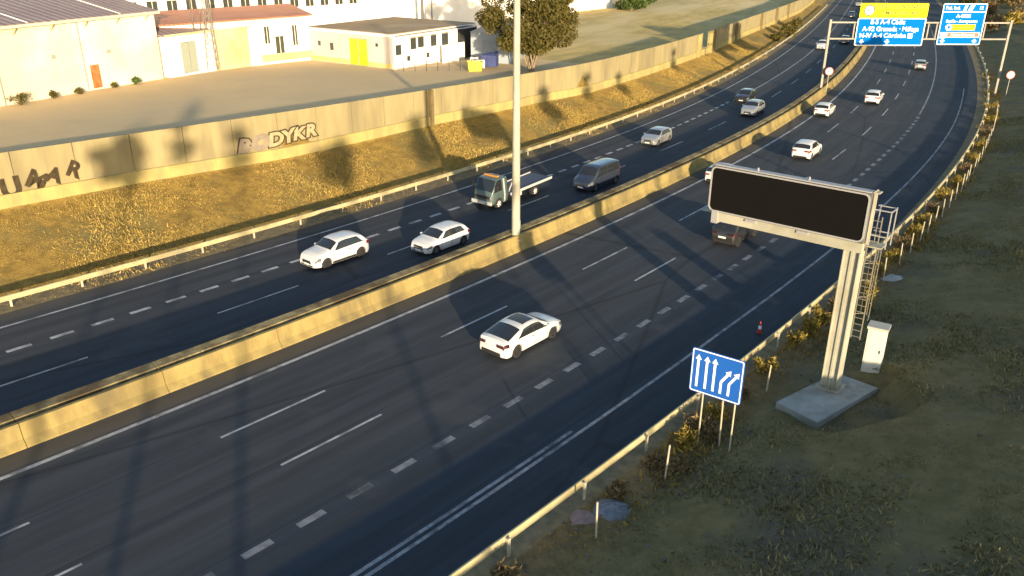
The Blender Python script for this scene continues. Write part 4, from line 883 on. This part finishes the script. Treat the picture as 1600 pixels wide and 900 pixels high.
for i, (x, y, lb) in enumerate(((-4.9, 107.2, 'white cube tank nearest to the shed wall'), (-4.1, 105.0, 'white cube tank stacked before the blue container'))):
    t = thing('cube_tank', lb, 'tank', (x, y, 4.2), R(8*i)); mb = MB(); mb.box((0, 0, .65), (1.0, 1.1, 1.0)); mb.build('tank', M_WHITE2, t)
    mb = MB()
    for z in (.2, .6, 1.0): mb.box((0, 0, z), (1.06, 1.16, .04))
    for x_ in (-.53, 0, .53): mb.box((x_, 0, .65), (.03, 1.16, 1.0))
    mb.build('cage', M_GAL, t); mb = MB(); mb.cyl((0, 0, 1.15), (0, 0, 1.25), .2, n=10); mb.build('lid', M_TRIM, t)
# low fence between yard and grass by the corner
fr = thing('yard_fence', 'low wire fence on thin posts below the right wall of the flat roofed building', 'fence', (-13.2, 101.0, 4.4))
for i in range(8):
    x = i*1.35; mb = MB(); mb.cyl((x, x*.28, -.1), (x, x*.28, 1.25), .04, n=6); mb.build('post', M_TRIM, fr)
mb = MB()
for z in (.4, .8, 1.2): mb.beam((0, 0, z), (9.45, 2.65, z), .02, .02)
mb.build('wires', M_TRIM, fr)

# ================================================================== trees and plants
def leafmat(name, a, b_, rough=.6):
    m, t, b = nodemat(name); at = N(t, 'ShaderNodeAttribute'); at.attribute_name = 'tint'
    t.links.new(mix(t, at.outputs['Fac'], a, b_), b.inputs['Base Color']); b.inputs['Roughness'].default_value = rough; b.inputs['Specular IOR Level'].default_value = .2
    return m
ML_OLIVE = leafmat('olive_foliage', (.045, .05, .013), (.125, .095, .024)); ML_GREEN = leafmat('green_foliage', (.04, .07, .015), (.08, .11, .03)); ML_DRYB = leafmat('dry_shrub_foliage', (.16, .12, .02), (.32, .24, .05)); ML_PINK = leafmat('brown_shrub_foliage', (.10, .07, .04), (.22, .16, .07))
ML_GOLD = leafmat('golden_dry_grass', (.27, .19, .055), (.46, .33, .10), .9); ML_OLG = leafmat('olive_grass_blades', (.13, .12, .05), (.29, .25, .125), .9); ML_LIT = leafmat('verge_dry_grass', (.20, .13, .03), (.40, .28, .06), .9)
M_BARK = mottled('pale_bark', (.28, .22, .15), (.18, .14, .10), 4., .9, bmp=.6); M_BARKD = mottled('dark_bark', (.10, .075, .05), (.15, .11, .07), 4., .9, bmp=.6)
def cards(pts, sizes, name, mat, parent=None, up=.0, elong=1.):
    """many small leaf quads: pts (n,3), sizes (n,)"""
    n = len(pts); pts = np.asarray(pts, float); d1 = rng.normal(size=(n, 3)); d1[:, 2] = d1[:, 2]*(1-up)+up*2.; d1 /= np.linalg.norm(d1, axis=1)[:, None]
    d2 = np.cross(d1, rng.normal(size=(n, 3))); d2 /= np.linalg.norm(d2, axis=1)[:, None]; s = np.asarray(sizes)[:, None]
    a = d1*s*elong; b = d2*s*.6
    V = np.stack([pts-b, pts+a*.2-b*.1, pts+a+b*.2, pts+b], 1).reshape(-1, 3)
    me = bpy.data.meshes.new(name); me.vertices.add(4*n); me.vertices.foreach_set('co', V.ravel()); me.loops.add(4*n); me.loops.foreach_set('vertex_index', np.arange(4*n)); me.polygons.add(n)
    me.polygons.foreach_set('loop_start', np.arange(0, 4*n, 4)); me.polygons.foreach_set('loop_total', np.full(n, 4)); me.update(calc_edges=True)
    at = me.attributes.new('tint', 'FLOAT', 'POINT'); at.data.foreach_set('value', np.repeat(np.clip(rng.normal(.45, .28, n), 0, 1), 4)); me.materials.append(mat)
    o = bpy.data.objects.new(name, me); col.objects.link(o); o.parent = parent; return o
def crown_pts(clumps, n, shell=.55):
    """clumps: (x,y,z,r,rz)"""
    w_ = np.array([c[3]**2 for c in clumps]); idx = rng.choice(len(clumps), n, p=w_/w_.sum()); C = np.array(clumps)[idx]
    d = rng.normal(size=(n, 3)); d /= np.linalg.norm(d, axis=1)[:, None]; r = rng.uniform(shell, 1., n)**.7
    return np.stack([C[:, 0]+d[:, 0]*r*C[:, 3], C[:, 1]+d[:, 1]*r*C[:, 3], C[:, 2]+d[:, 2]*r*C[:, 4]], 1)
def bush_tree(loc, label, rad, z0, z1, ncl, nleaf, leaf, mat, stems=6, bark=None, name='tree', group=None, cat='tree', clr=.26, trunk_r=.16):
    t = thing(name, label, cat, loc, 0, group); cl = []
    for i in range(ncl):
        a = random.uniform(0, 2*math.pi); rr = rad*math.sqrt(random.uniform(.02, .8)); z = random.uniform(z0, z1); f = math.sqrt(max(.08, 1-((z-(z0*.55+z1*.45))/(.62*(z1-z0)))**2))
        c = rad*clr*random.uniform(.6, 1.25); cl.append((rr*f*math.cos(a), rr*f*math.sin(a), z, c, c*.75))
    cards(crown_pts(cl, nleaf), rng.uniform(leaf*.6, leaf*1.4, nleaf), 'crown', mat, t)
    mb = MB()
    for i in range(stems):
        a = 2*math.pi*i/stems+random.uniform(-.3, .3); r0 = .25*stems/6 if stems > 1 else 0; c = cl[random.randrange(len(cl))]
        p0 = Vector((r0*math.cos(a), r0*math.sin(a), -.2)); p1 = Vector((c[0]*.25+p0.x, c[1]*.25+p0.y, z0*.8+.3)); p2 = Vector((c[0]*.7, c[1]*.7, (z0+c[2])/2)); p3 = Vector(c[:3])
        mb.cyl(p0, p1, trunk_r, trunk_r*.75, 7, cap=False); mb.cyl(p1, p2, trunk_r*.75, trunk_r*.45, 6, cap=False); mb.cyl(p2, p3, trunk_r*.45, trunk_r*.12, 5, cap=False)
        for _ in range(3):
            c2 = cl[random.randrange(len(cl))]; mb.cyl(p2, Vector(c2[:3]), trunk_r*.3, trunk_r*.08, 4, cap=False)
    mb.build('trunk', bark or M_BARK, t, True)
    return t
bush_tree((2.3, 104.6, 4.3), 'large bushy olive tree with several pale stems behind the wall by the lamp post', 6.2, 2.9, 10.5, 80, 42000, .25, ML_OLIVE, 9, M_BARK, clr=.23, trunk_r=.13)
bush_tree((29.5, 213., 3.2), 'dark green shrub tree at the top edge beside the far white building', 5.0, .8, 6, 22, 5000, .4, ML_GREEN, 3)
# trees of the right bank that stand outside the picture and throw the shadows
protos = {}
SHADE = [(-5.0, -14.7, 15.1, 'w'), (-0.7, -15.1, 16.6, 's'), (3.5, -15.4, 15.3, 's'), (10.7, -12.4, 13.4, 'w'), (17.9, -7.3, 14.0, 'm'), (24.0, 26.8, 11.9, 'm'), (29.2, 35.1, 12.5, 's'), (34.3, 41.5, 11.7, 's'), (44.4, 60.2, 12.5, 's'), (56.6, 80.2, 11.1, 'w')]
for i, (x, y, h, kd) in enumerate(SHADE):
    s_, n_ = sn(x, y); z = ground_z(s_, n_)
    if kd not in protos:
        wd = {'w': 1.7, 'm': 1.4, 's': 1.0}[kd]
        protos[kd] = bush_tree((x, y, z), 'tree on the right hand bank', wd, 9.2, 13.0, 20, 15000, .15, ML_GREEN, 1, M_BARKD, 'bank_tree', 'trees on the bank to the right of the road', clr=.42, trunk_r=.15); o = protos[kd]; hh = 13.
    else:
        o = protos[kd].copy(); col.objects.link(o)
        for ch in protos[kd].children: c = ch.copy(); col.objects.link(c); c.parent = o
    o.location = (x, y, z); f = (h-z)/12.2; o.scale = (1, 1, f); o['label'] = 'slender green tree on the right hand bank, %s counted up the road' % ORD[i]; o.location.x += -1.5 if i < 5 else 0
# shrubs between guard rail and posts
def shrub(s_, n_, r, h, mat, label, nl=500, leaf=.11, grp=None, name='shrub'):
    z = ground_z(s_, n_); t = thing(name, label, 'shrub', P(s_, n_, z), 0, grp); cl = [(random.uniform(-r, r)*.6, random.uniform(-r, r)*.6, random.uniform(.15, .8)*h, r*.5, h*.35) for _ in range(9)]
    cards(crown_pts(cl, nl, .1), rng.uniform(leaf*.6, leaf*1.5, nl), 'foliage', mat, t, up=.4, elong=1.6)
    mb = MB()
    for c in cl[:6]: mb.cyl((0, 0, -.1), c[:3], .025, .008, 4, cap=False)
    mb.build('stems', M_BARKD, t); return t
row = [(-20.5, .5, .8, 1), (-14.5, .45, .6, 1), (-10.2, .55, .9, 0), (-7.6, .6, 1.0, 0), (-5.2, .55, .9, 1), (-2.6, .6, 1.0, 0), (1.0, .5, 1.0, 0), (2.9, .55, 1.3, 0), (4.5, .5, 1.2, 0), (6.5, .5, .9, 1), (13.5, .6, .9, 0), (16.3, .7, 1.1, 0), (19, .7, 1.1, 1), (21.8, .7, 1.2, 0), (25, .8, 1.2, 0), (28.6, .8, 1.1, 1), (32.5, .8, 1.2, 0), (37, .8, 1.2, 0), (42, .8, 1.3, 1), (47, .9, 1.3, 0), (53, .9, 1.4, 0), (60, .9, 1.4, 1), (67, .9, 1.3, 0), (75, 1., 1.4, 0)]
for i, (s_, r, h, k) in enumerate(row):
    shrub(s_, 17.95+random.uniform(-.1, .25), r, h*.8, ML_DRYB if k == 0 else ML_PINK, ('golden' if k == 0 else 'brownish')+' dry shrub behind the guard rail, %s counted up the road from the bottom edge' % ORD[i], 420, .10, 'dry shrubs behind the guard rail')
shrub(7.2, 19.5, .55, 2.1, ML_DRYB, 'tall dry golden bush at the foot of the ladder behind the column', 1200, .1)
shrub(-9.0, 18.3, .9, .8, ML_PINK, 'low brown brush around the legs of the blue lane sign', 700, .1)
shrub(-12.0, 18.5, .9, .5, ML_PINK, 'dark low brush beside the leaning post and rubble', 600, .1)
# weeds at the foot of the buildings
for u, r, h, lb in ((30.3, .9, 1.0, 'widest grey green weed clump at the foot of the warehouse'), (33.8, .4, .6, 'small weed left of the rusty door, farthest from it'), (36.8, .4, .5, 'small weed just left of the rusty door'), (41.3, .3, .4, 'tiny weed just right of the rusty door'), (44.2, .5, .7, 'bright green weed near the right end of the warehouse')):
    p = B1.pt(u, 0, .6); s_, n_ = sn(p.x, p.y); shrub(s_, n_, r, h, ML_GREEN if u > 43 else ML_OLIVE, lb, 250, .14, name='weed')
# dark shrubs at the far end of the embankment and top right thicket
for i, (s_, n_, r, h) in enumerate(((150, -18.5, 1.8, 2.2), (158, -19, 1.6, 2.), (167, -18.6, 1.9, 2.6), (141, -19, 1.2, 1.4))): shrub(s_, n_, r, h, ML_OLIVE, ('farthest', 'second', 'third', 'nearest')[(3, 2, 0, 1)[i]-0 if False else i]+' olive shrub on the embankment foot near the far bend', 900, .3, name='shrub')
for i in range(16):
    s_ = 165+i*9+random.uniform(-3, 3); n_ = 21+random.uniform(0, 14); shrub(s_, n_, random.uniform(2, 3.4), random.uniform(2.5, 5), ML_PINK if i % 2 else ML_DRYB, ('brown' if i % 2 else 'golden')+' thicket bush beyond the bend at top right, %s counted from the nearest' % ORD[i], 900, .4, 'thicket bushes beyond the bend')
# ---- grass as stuff
def grass(name, label, n, sfn, nfn, size, mat, up=.75, mask=None, elong=2.2):
    s_ = sfn(n); n_ = nfn(n, s_); cx = np.interp(s_, _S, _cx); cy = np.interp(s_, _S, _cy); a = np.interp(s_, _S, _a)
    X = cx+np.cos(a)*n_; Y = cy-np.sin(a)*n_
    k = np.ones(n, bool)
    v = np.sin(X*.9+1.3*np.sin(Y*.5))+np.sin(Y*1.1+1.7*np.sin(X*.7))+rng.normal(0, .7, n); k = v > -.6
    s_, n_, X, Y = s_[k], n_[k], X[k], Y[k]
    Z = np.array([gz(float(a_), float(b_)) for a_, b_ in zip(s_, n_)])
    sz = rng.uniform(size*.5, size*1.4, len(X))*(1+.4*np.sin(X*.35+Y*.2))
    o = cards(np.stack([X, Y, Z-.02], 1), sz, name, mat, None, up=up, elong=elong); tag(o, label, 'grass', None, 'stuff'); return o
def sdist(s0, s1, p): return lambda n: s0+(s1-s0)*rng.uniform(0, 1, n)**p
wn_np = lambda s: np.interp(s, WS, WN)
grass('dry_grass', 'golden dry grass covering the sunlit embankment below the concrete wall', 150000, sdist(-30, 130, 1.3), lambda n, s: -18.3+(wn_np(s)+18.6)*rng.uniform(0, 1, n), .06, ML_GOLD)
grass('tall_dry_weeds', 'taller straw coloured weed tufts in patches on the sunlit embankment', 6000, sdist(-30, 60, 1.0), lambda n, s: -19.2+(wn_np(s)+19.6)*rng.beta(1.2, 1.6, n)+0*s, .085, ML_GOLD, elong=2.6)
grass('verge_grass', 'short olive grass on the shaded slope right of the road', 150000, sdist(-42, 70, 1.5), lambda n, s: rng.uniform(18.6, 34, n), .075, ML_OLG, .7)
grass('dry_weeds', 'dry yellow weeds in the gravel strip behind the guard rail', 12000, sdist(-42, 110, 1.2), lambda n, s: rng.uniform(17.3, 19.3, n), .10, ML_LIT, .7)
grass('edge_weeds', 'dry weeds along the foot of the far guard rail', 9000, sdist(-30, 120, 1.1), lambda n, s: rng.uniform(-18.3, -16.5, n), .08, ML_GOLD, .6)
grass('median_weeds', 'dry weeds and dirt growing between the two median barriers', 9000, sdist(-40, 110, 1.1), lambda n, s: rng.uniform(-2.45, -2.0, n), .10, ML_PINK, .5).location = (0, 0, .74)
# ---- litter and rubble
M_PLAS = mottled('blue_grey_plastic', (.22, .26, .32), (.14, .17, .22), 3., .5, bmp=.8, bd=.1)
def crumple(loc, r, h, mat, name, label, cat, n=14):
    mb = MB(); V = [(0, 0, h)]
    for k, f in enumerate((.45, .8, 1.)):
        for i in range(n):
            a = 2*math.pi*i/n; rr = r*f*random.uniform(.75, 1.15); V.append((rr*math.cos(a)*1.2, rr*math.sin(a), h*(1-f)*random.uniform(.3, 1.5)+(.0 if k == 2 else .03)))
    F = [(0, 1+i, 1+(i+1) % n) for i in range(n)]
    for k in range(2):
        for i in range(n): a = 1+k*n; F.append((a+i, a+n+i, a+n+(i+1) % n, a+(i+1) % n))
    mb.add(V, F); o = mb.build(name, mat); o.location = loc; return tag(o, label, cat)
crumple(P(-15.3, 18.25, .0), .62, .25, M_PLAS, 'plastic_sheet', 'crumpled blue grey plastic sheet lying on the verge beside the lone post', 'litter')
crumple(P(-16.4, 17.75, 0), .45, .12, mottled('pink_grey_rag', (.30, .22, .22), (.22, .17, .17), 3, .8), 'rag', 'pinkish grey rag beside the plastic sheet near the guard rail', 'litter')
crumple(P(13.2, 19.2, .05), .65, .25, M_PLAS if False else plain('pale_plastic', (.34, .36, .36), .5), 'plastic_sheet', 'pale torn plastic sheet beyond the message board column, beside a post', 'litter')
M_STONE = mottled('verge_stone', (.17, .16, .14), (.11, .10, .09), 4, .9)
mb = MB()
for i in range(150):
    s_ = random.uniform(-20, 2); n_ = random.uniform(17.4, 20.5) if i < 100 else random.uniform(19, 28); z = gz(s_, n_); r = random.uniform(.02, .07); c = P(s_, n_, z+r*.4)
    M = Euler((random.uniform(0, 3), random.uniform(0, 3), random.uniform(0, 3))).to_matrix(); mb.box(c, (r*2, r*1.5, r*1.2), 0, M=M)
tag(mb.build('verge_rubble', M_STONE), 'small stones and rubble scattered over the verge', 'rubble', None, 'stuff')
